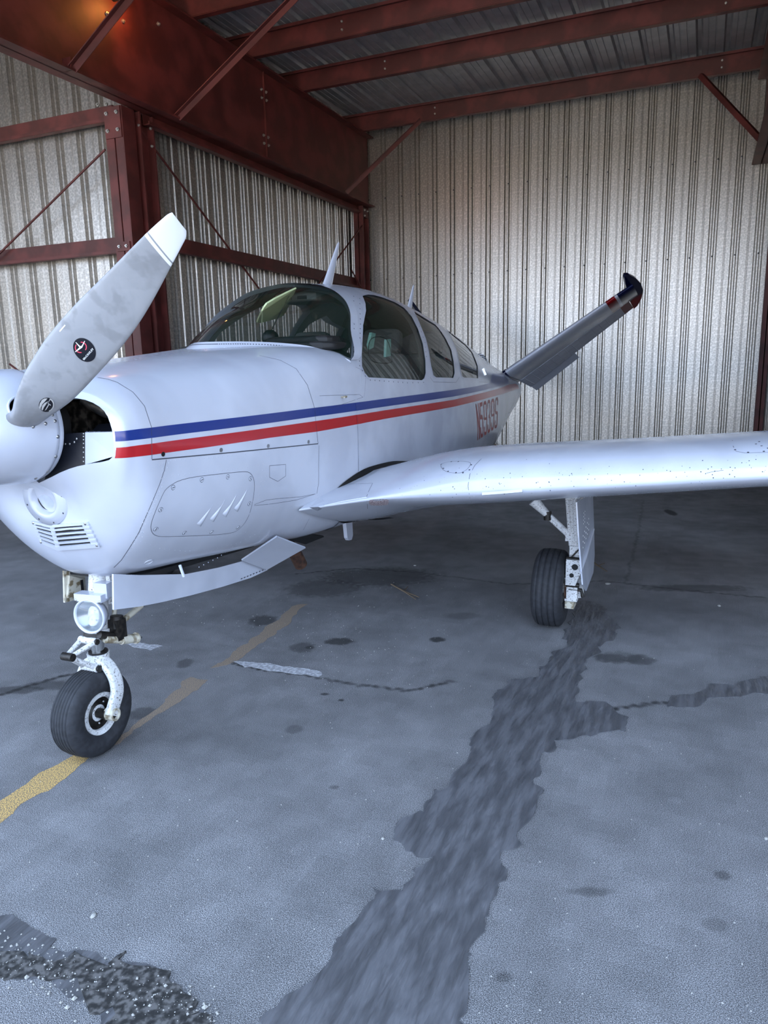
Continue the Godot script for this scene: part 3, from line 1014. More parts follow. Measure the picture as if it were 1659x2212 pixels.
func rear_rows() -> Array:
	return [
		sec(-1.38, [[0, 0.636], [0.21, 0.641], [0.42, 0.678], [0.555, 0.876], [0.578, 1.15], [0.553, 1.48], [0.435, 1.815], [0.265, 1.93], [0, 1.96]]),
		sec(-1.75, [[0, 0.62], [0.21, 0.625], [0.425, 0.665], [0.557, 0.865], [0.582, 1.15], [0.559, 1.48], [0.438, 1.832], [0.265, 1.962], [0, 2.0]]),
		sec(-2.40, [[0, 0.588], [0.21, 0.593], [0.426, 0.635], [0.561, 0.849], [0.589, 1.15], [0.565, 1.48], [0.443, 1.834], [0.267, 1.98], [0, 2.025]]),
		sec(-3.20, [[0, 0.564], [0.208, 0.569], [0.417, 0.615], [0.557, 0.842], [0.583, 1.15], [0.556, 1.46], [0.42, 1.77], [0.25, 1.904], [0, 1.949]]),
		sec(-4.00, [[0, 0.552], [0.195, 0.557], [0.377, 0.607], [0.516, 0.839], [0.546, 1.15], [0.517, 1.42], [0.374, 1.665], [0.209, 1.794], [0, 1.844]]),
		sec(-4.80, [[0, 0.578], [0.162, 0.583], [0.319, 0.642], [0.434, 0.857], [0.463, 1.15], [0.439, 1.37], [0.315, 1.543], [0.175, 1.65], [0, 1.705]]),
		sec(-5.60, [[0, 0.701], [0.124, 0.706], [0.237, 0.755], [0.322, 0.925], [0.347, 1.16], [0.331, 1.325], [0.239, 1.432], [0.134, 1.515], [0, 1.56]]),
		sec(-6.40, [[0, 0.871], [0.08, 0.876], [0.154, 0.909], [0.213, 1.013], [0.231, 1.165], [0.223, 1.285], [0.169, 1.345], [0.089, 1.404], [0, 1.434]]),
		sec(-7.10, [[0, 1.02], [0.045, 1.023], [0.089, 1.044], [0.124, 1.095], [0.136, 1.17], [0.131, 1.245], [0.101, 1.273], [0.053, 1.302], [0, 1.312]]),
		sec(-7.50, [[0, 1.118], [0.017, 1.12], [0.032, 1.131], [0.043, 1.148], [0.047, 1.17], [0.045, 1.195], [0.035, 1.207], [0.018, 1.216], [0, 1.219]]),
		sec(-7.55, [[0, 1.16], [0.002, 1.161], [0.003, 1.163], [0.004, 1.166], [0.005, 1.17], [0.004, 1.173], [0.003, 1.176], [0.002, 1.178], [0, 1.18]]),
	]


func airplane() -> void:
	plane = thing("airplane", "small white V-tail airplane with blue and red side stripes parked in the hangar", "airplane")
	var front := Soup.new()
	front.sheet(body_grid(front_rows(), 6, 4))
	var rear := Soup.new()
	rear.sheet(body_grid(rear_rows(), 6, 4))
	fix_out(front)
	fix_out(rear)
	# the shell starts at the bow behind the windshield
	var ahead := PackedVector2Array()
	for p in smooth_line(HOOP, 4): ahead.append(Vector2(p.x, p.y))
	ahead.append(Vector2(-1.725, 2.4)); ahead.append(Vector2(-0.9, 2.4)); ahead.append(Vector2(-0.9, 1.56))
	rear = rear.split(ahead)[1]
	var all := Soup.new()
	all.add(front)
	all.add(rear)
	skins.body = all.mesh().generate_triangle_mesh()
	var tr := [[0.2, "x"]]
	fuselage(front, rear)
	windshield(rear)
	wings()
	tail()
	propeller()
	nose_details()
	side_details()
	nose_gear()
	main_gear(-1.0)
	main_gear(1.0)
	cabin_inside(rear)
	aerials()


func fix_out(s: Soup) -> void:     # normals of a body point away from its axis
	for i in range(0, s.v.size(), 3):
		var c := (s.v[i] + s.v[i + 1] + s.v[i + 2]) / 3.0
		var o := Vector3(0.0, c.y - 1.2, c.z)
		if c.x > -0.1:
			o = Vector3(c.x + 0.35, c.y - 1.25, c.z)
		for k in 3:
			if s.n[i + k].dot(o) < 0.0:
				s.n[i + k] = -s.n[i + k]
		var a := s.v[i]; var b := s.v[i + 1]; var d := s.v[i + 2]
		if (b - a).cross(d - a).dot(s.n[i] + s.n[i + 1] + s.n[i + 2]) > 0.0:
			s.v[i + 1] = d; s.v[i + 2] = b
			var t := s.n[i + 1]; s.n[i + 1] = s.n[i + 2]; s.n[i + 2] = t


const WIN1 := [[781.8, 638.5], [793, 635.8], [806, 636.9], [826, 642.4], [852.7, 653], [872.6, 665], [889.8, 685], [903, 711.4], [913.7, 743.2], [919, 779], [919.7, 806.9], [916.4, 818.8], [911, 823.4], [872.6, 821.5], [795.7, 817.5], [786.4, 806.9], [780.4, 791], [779.8, 765.8], [782.7, 706]]
const WIN2 := [[893, 672], [915, 686], [940, 701], [954, 718], [964, 734], [974.7, 756.7], [979.8, 781], [982, 806], [979, 818], [942, 817], [935.7, 812], [930.6, 791.6], [925.5, 758.8], [919, 732], [911, 711.6], [902, 690]]
const WIN3 := [[966, 711.6], [985, 728], [1005.4, 744.4], [1019.8, 760.8], [1026, 775], [1032, 791.6], [1032.7, 819], [1001, 817], [997, 814], [993, 791.6], [987, 760.8], [976.7, 734]]
var win_polys := []

const BOWL_EDGE := [[211, 816], [232, 819], [253, 826], [287, 847], [312, 877], [327, 923], [326, 990]]


func fuselage(front: Soup, rear: Soup) -> void:
	# side windows cut through both sides
	win_polys = [side_outline(WIN1), side_outline(WIN2), side_outline(WIN3)]
	var panes := []
	for p in win_polys:
		var r := rear.split(p)
		panes.append(r[0])
		rear = r[1]
	# stripes
	var bl := side_outline([[247.4, 932], [300, 926.7], [440, 910], [580, 893.5], [682, 880.5], [830, 861.5], [980, 841.8], [1030, 834], [1058, 827.7], [1062, 806], [1084, 806], [1099, 827.5], [1060, 839], [1020, 848.5], [980, 856.5], [830, 878.5], [682, 899.5], [580, 914], [440, 931.6], [300, 949.3], [249.5, 953.6]])
	var rd := side_outline([[251, 967], [300, 961.7], [440, 943], [580, 924], [682, 909.5], [830, 886.5], [980, 863.5], [1040, 849], [1099.3, 830.5], [1112, 829], [1119, 832], [1121, 839.7], [1060, 858], [1020, 869], [980, 878.7], [830, 905], [682, 932.8], [580, 946], [440, 967], [300, 986], [248, 989.8]])
	# inlet openings in the nose, seen from the front
	var open := PackedVector2Array()
	for p in rounded([[120, 874], [150, 858], [185, 860], [214, 873], [233, 893], [244, 920], [248, 945], [247, 985], [236, 996], [185, 1003], [150, 1014], [112, 1034], [88, 1044], [92, 950]], 1):
		var h := at_plane(p[0], p[1], 0, 0.15)
		open.append(Vector2(h.z, h.y))
	var nose_in := front.split(open, 0, Vector3.RIGHT, 0.085)
	front = nose_in[1]
	var mir := PackedVector2Array()
	for p in open:
		mir.append(Vector2(-p.x, p.y))
	front = front.split(mir, 0, Vector3.RIGHT, 0.085)[1]
	# the lips turn inwards
	var lip := Soup.new()
	for h in [open, mir]:
		for i in h.size():
			var a: Vector2 = h[i]
			var b: Vector2 = h[(i + 1) % h.size()]
			var pa := nose_at(a)
			var pb := nose_at(b)
			if pa.x < -5.0 or pb.x < -5.0: continue
			var c := Vector2(0.0, 0.0)
			for q in h: c += q
			c /= h.size()
			var ina := Vector3(pa.x - 0.10, lerpf(a.y, c.y, 0.03), lerpf(a.x, c.x, 0.03))
			var inb := Vector3(pb.x - 0.10, lerpf(b.y, c.y, 0.03), lerpf(b.x, c.x, 0.03))
			lip.quad(pa, pb, inb, ina, Vector3(0, c.y - a.y, c.x - a.x))
	# deck under the windshield is the black glareshield
	var under := PackedVector2Array()
	for p in base_curve():
		under.append(Vector2(p.x - 0.02, p.z * 0.97))
	under.append(Vector2(-1.6, 0.57)); under.append(Vector2(-1.6, -0.57))
	var dk := front.split(under, 1, Vector3.UP, -9.0, -0.72)
	front = dk[1]
	# nose bowl, cowling door, lower cowling, cabin front
	var edge := side_outline(BOWL_EDGE)
	var bowl := PackedVector2Array([Vector2(0.6, 1.9), Vector2(edge[0].x - 0.02, 1.9)])
	bowl.append_array(edge)
	for p in side_outline([[352, 992], [345, 1040], [325, 1093], [300, 1150], [280, 1183], [262, 1210], [248, 1226]]):
		bowl.append(p)
	bowl.append(Vector2(bowl[bowl.size() - 1].x, 0.5)); bowl.append(Vector2(0.6, 0.5))
	var sp := front.split(bowl)
	var door := PackedVector2Array()
	door.append_array(side_outline([[326, 990], [330, 992.5], [500, 977], [687, 958.5], [684, 932], [679, 880], [664, 832], [640, 797], [605, 778], [560, 768]]))
	door.append(Vector2(door[door.size() - 1].x, 1.9)); door.append(Vector2(0.4, 1.9)); door.append(Vector2(0.4, door[0].y))
	var sp2: Array = (sp[1] as Soup).split(door)
	var wh: Material = M.white
	var body := obj("fuselage", rear, wh, plane)
	var parts := {"nose_bowl": sp[0], "cowling_door": sp2[0], "lower_cowling": sp2[1]}
	var at := {}
	for k in parts:
		at[k] = obj(k, parts[k], wh, plane)
	for e in lip.halves(): obj("inlet_lip", e, wh, at.nose_bowl)
	tag(obj("glareshield", dk[0], M.glareshield, plane), "black glareshield under the windshield")
	# paint bands lie on the skins
	for k in [["fuselage", rear, body], ["cowling_door", sp2[0], at.cowling_door], ["nose_bowl", sp[0], at.nose_bowl], ["lower_cowling", sp2[1], at.lower_cowling]]:
		var b: Soup = (k[1] as Soup).split(bl)[0]
		for e in b.halves(): tag(obj("blue_stripe", e.moved(0.0006), M.blue, k[2]), "blue stripe")
		var r: Soup = (k[1] as Soup).split(rd)[0]
		for e in r.halves(): tag(obj("red_stripe", e.moved(0.0006), M.red, k[2]), "red stripe")
	# registration
	var reg := Soup.new()
	var quad := [Vector2(1026.5, 873), Vector2(1078, 857), Vector2(1075, 922), Vector2(1030.5, 952)]
	var near := rear.split(side_outline([[1015, 868], [1085, 845], [1082, 935], [1022, 968]]), 2, Vector3(0, 0, -1))[0] as Soup
	var text := "N5939S"
	for i in text.length():
		for st in glyph(text[i]):
			var poly := PackedVector2Array()
			for p in st:
				var u: float = (i + 0.06 + p[0] * 0.76) / 6.0
				var t: Vector2 = quad[0].lerp(quad[1], u)
				var b: Vector2 = quad[3].lerp(quad[2], u)
				var px: Vector2 = b.lerp(t, p[1])
				var h: Vector3 = on_skin(px.x, px.y)[0]
				poly.append(Vector2(h.x, h.y))
			reg.add(near.split(poly, 2, Vector3(0, 0, -1))[0])
	tag(obj("registration_mark", reg.moved(0.0009), M.faded_red, body), "tall dull red registration letters N5939S")
	# glass
	for p in panes:
		for e in (p as Soup).halves():
			tag(obj("side_window", e.moved(-0.004), M.glass, plane), "green tinted side window")
	frames(rear, body)
	joints(body, at)


func glyph(ch: String) -> Array:
	var w := 0.26
	var h := 0.12
	var B := func(x0, y0, x1, y1): return [[x0, y0], [x1, y0], [x1, y1], [x0, y1]]
	match ch:
		"N": return [B.call(0, 0, w, 1), B.call(1 - w, 0, 1, 1), [[0, 1], [w + 0.04, 1], [1, 0], [0.96 - w, 0]]]
		"5": return [[[0, 1], [1, 1], [1, 1 - h], [w, 1 - h], [w, 0.62], [0, 0.55]], [[0, 0.55], [0.12, 0.64], [0.8, 0.64], [1, 0.56], [1, 0.5], [w, 0.53], [w, 0.5]], B.call(1 - w, 0.1, 1, 0.56), [[0.2, 0], [0.8, 0], [1, 0.1], [0, 0.1]], B.call(0, 0.1, w, 0.3)]
		"9": return [B.call(0, 0.52, w, 0.92), B.call(1 - w, 0.08, 1, 0.92), [[0, 0.92], [0.2, 1], [0.8, 1], [1, 0.92], [1, 0.9], [0, 0.9]], [[0, 0.52], [0.2, 0.44], [0.8, 0.44], [1, 0.52]], [[0, 0.08], [0.2, 0], [0.8, 0], [1, 0.08], [1, 0.1], [0, 0.1]], B.call(0, 0.1, w, 0.26)]
		"3": return [B.call(1 - w, 0.08, 1, 0.46), B.call(1 - w, 0.54, 1, 0.92), [[0, 0.92], [0.2, 1], [0.8, 1], [1, 0.92], [1, 0.9], [0, 0.9]], [[0.4, 0.45], [0.95, 0.45], [0.9, 0.5], [0.95, 0.55], [0.4, 0.55]], [[0, 0.08], [0.2, 0], [0.8, 0], [1, 0.08], [1, 0.1], [0, 0.1]], B.call(0, 0.1, w, 0.26), B.call(0, 0.74, w, 0.9)]
		"S": return [B.call(0, 0.55, w, 0.92), B.call(1 - w, 0.08, 1, 0.46), [[0, 0.92], [0.2, 1], [0.8, 1], [1, 0.92], [1, 0.9], [0, 0.9]], [[0, 0.56], [0.2, 0.46], [1, 0.44], [1, 0.5], [0.8, 0.55]], [[0, 0.08], [0.2, 0], [0.8, 0], [1, 0.08], [1, 0.1], [0, 0.1]], B.call(0, 0.1, w, 0.26), B.call(1 - w, 0.74, 1, 0.9)]
	return []


func nose_at(q: Vector2) -> Vector3:     # where a line along x meets the nose
	var hit: Dictionary = (skins.body as TriangleMesh).intersect_ray(Vector3(1.0, q.y, q.x), Vector3.LEFT)
	return hit.position if not hit.is_empty() else Vector3(-9, 0, 0)


func frames(rear: Soup, body: Node) -> void:
	# raised rims round the side windows and the screwed post at the windshield
	var s := Soup.new()
	for w in [WIN1, WIN2, WIN3]:
		var pts := pix_line(w, 5.0, true)
		for k in [[0.011, 0.0016], [0.006, 0.003]]:
			band(s, pts, k[0], k[1])
	obj("window_rim", s, M.white, body)
	var sc := Soup.new()
	for l in [[[764, 640], [765, 700], [764, 770]], [[777, 645], [778.5, 700], [776, 770], [777, 790], [789, 812]], [[800, 821], [840, 824], [880, 827], [915, 826]], [[921, 770], [918, 740], [906, 705]]]:
		for h in pix_line(l, 10.0):
			dome(sc, h[0], h[1], 0.0042, 0.25, 6)
	tag(obj("frame_screws", sc, M.joint, body), "", "", "", "stuff")


func joints(body: Node, at: Dictionary) -> void:
	var s := Soup.new()
	# around the cowling door and the nose bowl
	seam(s, [[211, 816], [232, 819], [253, 826], [287, 847], [312, 877], [327, 923], [328, 992]], 0.0022)
	seam(s, [[328, 993], [500, 977.5], [687, 958.5]], 0.0042)
	seam(s, [[687, 958], [684, 932], [679, 880], [664, 832], [640, 797], [605, 778], [560, 768]], 0.0024)
	seam(s, [[359, 993], [355, 1015], [345, 1045], [325, 1093], [300, 1150], [280, 1183], [262, 1210], [246, 1226]], 0.0022)
	# inspection cover and its surroundings
	seam(s, rounded([[395, 1033], [360, 1053], [350, 1070], [327, 1125], [325, 1145], [335, 1158], [360, 1159.5], [495, 1154.5], [520, 1142], [540, 1112], [550, 1060], [549, 1035], [540, 1020], [525, 1018.5], [480, 1023]], 2), 0.0018, true)
	seam(s, [[689, 962], [688, 1000], [688, 1045], [684, 1066]], 0.0018)
	seam(s, [[679, 882], [720, 880], [784, 858], [776, 852], [690, 855]], 0.0012)
	seam(s, [[768, 793], [785, 801], [790, 815], [788, 845], [786, 857]], 0.0012)
	seam(s, [[582, 1006], [617, 1003], [617, 1028], [600, 1040], [582, 1031], [582, 1006]], 0.0016)
	seam(s, [[549, 1090], [575, 1080], [600, 1077], [650, 1073], [681, 1067]], 0.0014)
	seam(s, [[549, 1092], [590, 1088], [640, 1080], [681, 1067]], 0.0014)
	seam(s, [[668, 1120], [655, 1145]], 0.0016)
	seam(s, [[800, 700], [800, 700]], 0.001)
	seam(s, [[929, 815], [936, 825], [985, 826], [992, 815]], 0.002)
	seam(s, [[1035, 825], [1058, 826], [1058, 790], [1040, 770]], 0.0016)
	tag(obj("panel_joints", s, M.joint, body), "", "", "", "stuff")
	var r := Soup.new()
	for l in [[[345, 1005], [352, 1001], [348, 1045], [322, 1102], [296, 1156], [262, 1218]], [[365, 1000], [350, 1052], [330, 1098], [306, 1150], [275, 1200]], [[370, 995], [470, 988], [590, 974], [680, 966]], [[372, 1027], [400, 1025], [480, 1017], [545, 1009], [562, 1005]], [[569, 1002], [566, 1030], [560, 1070], [553, 1100]], [[576, 1006], [573, 1040]], [[683, 970], [682, 1010], [681, 1050]], [[370, 1162], [480, 1160], [530, 1150]], [[310, 1150], [305, 1170], [345, 1185], [400, 1191], [460, 1186], [520, 1172]], [[430, 1225], [470, 1205], [520, 1170], [560, 1150]], [[560, 1160], [620, 1150], [680, 1142], [700, 1138]], [[700, 1000], [760, 968]], [[690, 985], [720, 986]], [[840, 975], [858, 973]], [[735, 1018], [742, 1016]], [[905, 832], [945, 838]], [[700, 838], [760, 846], [780, 856]], [[560, 1080], [600, 1098], [660, 1090]]]:
		rivets(r, l, 9.5, 0.0023)
	tag(obj("rivets", r, M.white, body), "", "", "", "stuff")
	# quarter-turn fasteners
	for p in [[352, 981, 1], [477, 972, 0], [579, 963.5, 0], [666, 954.5, 0]]:
		var h := on_skin(p[0], p[1])
		var f := Soup.new()
		f.lathe(frame_on(h[0], h[1]), [Vector2(0.0085, 0.0), Vector2(0.0085, 0.0022), Vector2(0, 0.0022)], 14)
		obj("fastener", f, M.black if p[2] else M.steel, at.cowling_door)
	# round cover screws with a slot
	for p in [[374, 1053], [436, 1036.5], [492, 1030], [541, 1034], [347, 1101], [538.5, 1088], [336.5, 1143], [398.5, 1151], [457, 1149.5], [514, 1139.5]]:
		var h := on_skin(p[0], p[1])
		var f := Soup.new()
		var x := frame_on(h[0], h[1])
		f.lathe(x, [Vector2(0.0085, 0.0), Vector2(0.008, 0.0018), Vector2(0, 0.0018)], 14)
		var sc := obj("cover_screw", f, M.white, at.lower_cowling)
		f = Soup.new()
		f.box(x.rotated_local(Vector3(0, 0, 1), 0.3 + p[0] * 0.05).translated_local(Vector3(0, 0, 0.0018)), Vector3(0.013, 0.0022, 0.0008))
		obj("slot", f, M.dark, sc)
		f = Soup.new()
		f.lathe(x, [Vector2(0.0102, 0.0004), Vector2(0.0085, 0.0006)], 14)
		obj("shadow_gap", f, M.joint, sc)
	# teardrop louvres on the inspection cover
	for p in [[[460, 1090], [424, 1131], [433, 1138]], [[486, 1080], [453, 1121], [461, 1128]], [[511, 1069], [480, 1110], [488, 1118]], [[534, 1058], [505, 1098], [513, 1106]]]:
		var a := on_skin(p[0][0], p[0][1])
		var b := on_skin(p[1][0], p[1][1])
		var c := on_skin(p[2][0], p[2][1])
		obj("louvre", teardrop(a, b, c), M.white, at.lower_cowling)
	# drain ring, drain pipe
	var ringh := on_skin(321, 1214)
	var q := Soup.new()
	q.lathe(frame_on(ringh[0], ringh[1]), [Vector2(0.0185, 0), Vector2(0.018, 0.002), Vector2(0.0165, 0.002), Vector2(0.016, 0)], 24)
	obj("drain_plug", q, M.white, at.lower_cowling)
	var d := on_skin(389, 1227)
	q = Soup.new()
	q.tube([d[0] + Vector3(0, 0.01, 0), d[0] + Vector3(-0.012, -0.035, -0.004)], [0.0055], 10)
	obj("drain_pipe", q, M.white, at.lower_cowling)


func teardrop(a: Array, b: Array, c: Array) -> Soup:     # thin end a, blunt end b-c
	var s := Soup.new()
	var m: Vector3 = (a[1] + b[1] + c[1]).normalized()
	var e: Vector3 = (b[0] + c[0]) * 0.5
	var g := []
	for i in 13:
		var t := i / 12.0
		var mid: Vector3 = (a[0] as Vector3).lerp(e, t)
		var side: Vector3 = (c[0] - b[0]) * 0.5 * (0.16 + 0.95 * pow(t, 1.4))
		var hgt := 0.007 * sin(minf(t * 1.15, 1.0) * PI * 0.5) * (1.0 if t < 0.86 else cos((t - 0.86) / 0.14 * PI * 0.42)) + 0.001
		var row := []
		for k in 9:
			var u := -1.0 + k / 4.0
			row.append(mid + side * u + m * (hgt * (1.0 - pow(absf(u), 2.2)) - 0.0006))
		g.append(row)
	s.sheet(g)
	for i in s.n.size():
		if s.n[i].dot(m) < 0.0: s.n[i] = -s.n[i]
	return re_wound(s)


func re_wound(s: Soup) -> Soup:
	var o := Soup.new()
	for i in range(0, s.v.size(), 3):
		o.tri(s.v[i], s.v[i + 1], s.v[i + 2], s.n[i], s.n[i + 1], s.n[i + 2])
	return o


# ---------------------------------------------------------------- windshield
func half(a: Array) -> Array:     # port half to both sides
	var o := smooth_line(a, 6, true)
	for i in range(o.size() - 2, -1, -1):
		o.append(mz(o[i]))
	return o


const HOOP := [Vector3(-1.405, 1.56, -0.537), Vector3(-1.53, 1.715, -0.481), Vector3(-1.62, 1.82, -0.436), Vector3(-1.685, 1.895, -0.363), Vector3(-1.715, 1.952, -0.262), Vector3(-1.725, 1.982, -0.12), Vector3(-1.725, 1.992, 0)]

func base_curve() -> Array:
	return half([Vector3(-1.395, 1.55, -0.538), Vector3(-1.33, 1.585, -0.475), Vector3(-1.24, 1.618, -0.385), Vector3(-1.12, 1.634, -0.27), Vector3(-1.0, 1.64, -0.15), Vector3(-0.91, 1.64, -0.06), Vector3(-0.885, 1.64, 0)])


func windshield(rear: Soup) -> void:
	var b := base_curve()
	var m1 := half([Vector3(-1.40, 1.555, -0.5375), Vector3(-1.39, 1.63, -0.485), Vector3(-1.37, 1.70, -0.41), Vector3(-1.34, 1.745, -0.30), Vector3(-1.23, 1.765, -0.18), Vector3(-1.13, 1.77, -0.075), Vector3(-1.10, 1.77, 0)])
	var m2 := half([Vector3(-1.402, 1.558, -0.537), Vector3(-1.46, 1.675, -0.485), Vector3(-1.50, 1.762, -0.425), Vector3(-1.53, 1.827, -0.335), Vector3(-1.50, 1.862, -0.225), Vector3(-1.46, 1.879, -0.10), Vector3(-1.45, 1.884, 0)])
	var h := half(HOOP)
	var cols := []
	for j in b.size():
		cols.append(smooth_line([b[j], m1[j], m2[j], h[j]], 6))
	var g := []
	for i in cols[0].size():
		var row := []
		for j in cols.size():
			row.append(cols[j][i])
		g.append(row)
	var s := Soup.new()
	s.sheet(g)
	for i in s.n.size():
		if s.n[i].dot(s.v[i] - Vector3(-1.6, 1.4, 0)) < 0.0: s.n[i] = -s.n[i]
	s = re_wound(s)
	skins.canopy = s.mesh().generate_triangle_mesh()
	tag(obj("windshield", s, M.glass, plane), "large curved green tinted windshield")
	# metal strip over the glass edge at its foot
	var strip := Soup.new()
	var lo := []
	var hi := []
	for j in b.size():
		var p: Vector3 = b[j]
		var up: Vector3 = g[1][j].lerp(g[2][j], 0.2)
		var outw := Vector3(0.6, 0.0, p.z * 0.9).normalized()
		var tan_: Vector3 = b[mini(j + 1, b.size() - 1)] - b[maxi(j - 1, 0)]
		outw = tan_.cross(Vector3.UP).normalized()
		if outw.dot(p - Vector3(-1.6, p.y, 0)) < 0.0: outw = -outw
		hi.append(p.lerp(up, 0.6) + outw * 0.004 + Vector3(0, 0.004, 0))
		var sd := absf(p.z) / 0.55
		lo.append(p + outw * lerpf(0.055, 0.012, sd * sd) - Vector3(0, lerpf(0.022, 0.052, sd * sd), 0))
	strip.sheet([lo, hi])
	for i in strip.n.size():
		if strip.n[i].dot(strip.v[i] - Vector3(-1.6, 1.4, 0)) < 0.0: strip.n[i] = -strip.n[i]
	strip = re_wound(strip)
	var st := obj("windshield_strip", strip, M.white, plane)
	var sc := Soup.new()
	for j in range(1, b.size() - 1):
		for u in [0.0, 0.5]:
			var p: Vector3 = (lo[j].lerp(hi[j], 0.72)).lerp(lo[j + 1].lerp(hi[j + 1], 0.72), u)
			var nn: Vector3 = (hi[j] - lo[j]).cross(lo[j + 1] - lo[j]).normalized()
			if nn.dot(p - Vector3(-1.6, 1.4, 0)) < 0.0: nn = -nn
			dome(sc, p, nn, 0.0042, 0.25, 6)
	tag(obj("strip_screws", sc, M.joint, st), "", "", "", "stuff")
	# post between windshield and side window, over the roof
	var a := []
	var c := []
	for k in 2:
		a = []
	for j in h.size():
		var p: Vector3 = h[j]
		var o := Vector3(0, p.y - 1.35, p.z).normalized()
		a.append(p + o * 0.008 + Vector3(0.012, 0, 0))
		c.append(p + o * 0.012 + Vector3(-0.07, 0.0, 0))
	var post := Soup.new()
	post.sheet([a, c])
	for i in post.n.size():
		if post.n[i].dot(post.v[i] - Vector3(-1.6, 1.4, 0)) < 0.0: post.n[i] = -post.n[i]
	obj("roof_bow", re_wound(post), M.white, plane)


# ---------------------------------------------------------------- wings
func foil(le: Vector3, te: Vector3, up: Vector3, thick: float, camber := 0.02, sharp := 0.0, n := 18) -> Array:
	var o := []     # from the trailing edge over the top to the leading edge and back below
	var c := le.distance_to(te)
	var d := (te - le) / c
	for side in [1.0, -1.0]:
		for i in n + 1:
			var w := PI * i / n
			var x := 0.5 + 0.5 * cos(w) if side > 0 else 0.5 - 0.5 * cos(w)
			if side < 0 and i == 0: continue
			var t := 5.0 * thick * (0.2969 * sqrt(x) - 0.126 * x - 0.3516 * x * x + 0.2843 * x * x * x - 0.1036 * x * x * x * x)
			t *= lerpf(1.0, minf(1.0, pow(x / 0.26, 0.5)), sharp)
			var y := camber * 4.0 * (sqrt(x) - x) * (1.0 - x * 0.3) * lerpf(1.0, minf(1.0, x / 0.2), sharp)
			o.append(le + d * (x * c) + up * ((y + side * t) * c))
	return o


func wings() -> void:
	for sg in [1.0, -1.0]:
		var rows := []
		# z, LE x, LE y, chord, thickness, camber, twist drop of the trailing edge
		for r in [[0.50, -0.87, 0.875, 2.32, 0.118, -0.008, 0.10], [0.60, -0.95, 0.885, 2.25, 0.122, -0.008, 0.10], [0.78, -1.08, 0.905, 2.09, 0.135, 0.002, 0.095], [0.95, -1.17, 0.917, 1.97, 0.148, 0.014, 0.09], [1.15, -1.20, 0.935, 1.92, 0.153, 0.02, 0.085], [2.0, -1.21, 1.02, 1.74, 0.148, 0.02, 0.07], [3.0, -1.23, 1.12, 1.53, 0.142, 0.02, 0.045], [4.2, -1.255, 1.24, 1.27, 0.132, 0.02, 0.02], [4.9, -1.29, 1.315, 1.10, 0.12, 0.018, 0.015], [5.06, -1.42, 1.335, 0.85, 0.09, 0.01, 0.01], [5.11, -1.62, 1.345, 0.45, 0.03, 0.0, 0.0]]:
			rows.append(foil(Vector3(r[1], r[2], -r[0] * sg), Vector3(r[1] - r[3], r[2] - r[6], -r[0] * sg), Vector3.UP, r[4], r[5], clampf((1.12 - r[0]) / 0.4, 0.0, 1.0)))
		var g := []
		var cols := []
		for j in rows[0].size():
			var line := []
			for r in rows: line.append(r[j])
			cols.append(smooth_line(line, 4))
		for i in cols[0].size():
			var row := []
			for c in cols: row.append(c[i])
			g.append(row)
		var s := Soup.new()
		s.sheet(g)
		for i in range(0, s.v.size()):
			var cy: float = 0.875 + (absf(s.v[i].z) - 0.5) * 0.102 - 0.045 * (-s.v[i].x - 0.9)
			var o := Vector3(0, s.v[i].y - cy, 0)
			if s.v[i].x > -1.24: o.x = 0.3
			if s.n[i].dot(o) < 0.0 and absf(s.n[i].y) > 0.25: s.n[i] = -s.n[i]
			elif absf(s.n[i].y) <= 0.25 and s.n[i].x < 0.0 and s.v[i].x > -1.4: s.n[i] = -s.n[i]
		s = re_wound(s)
		var w := obj("wing", s, M.white, plane)
		if sg > 0:
			skins.wing = s.mesh().generate_triangle_mesh()
			wing_details(w)


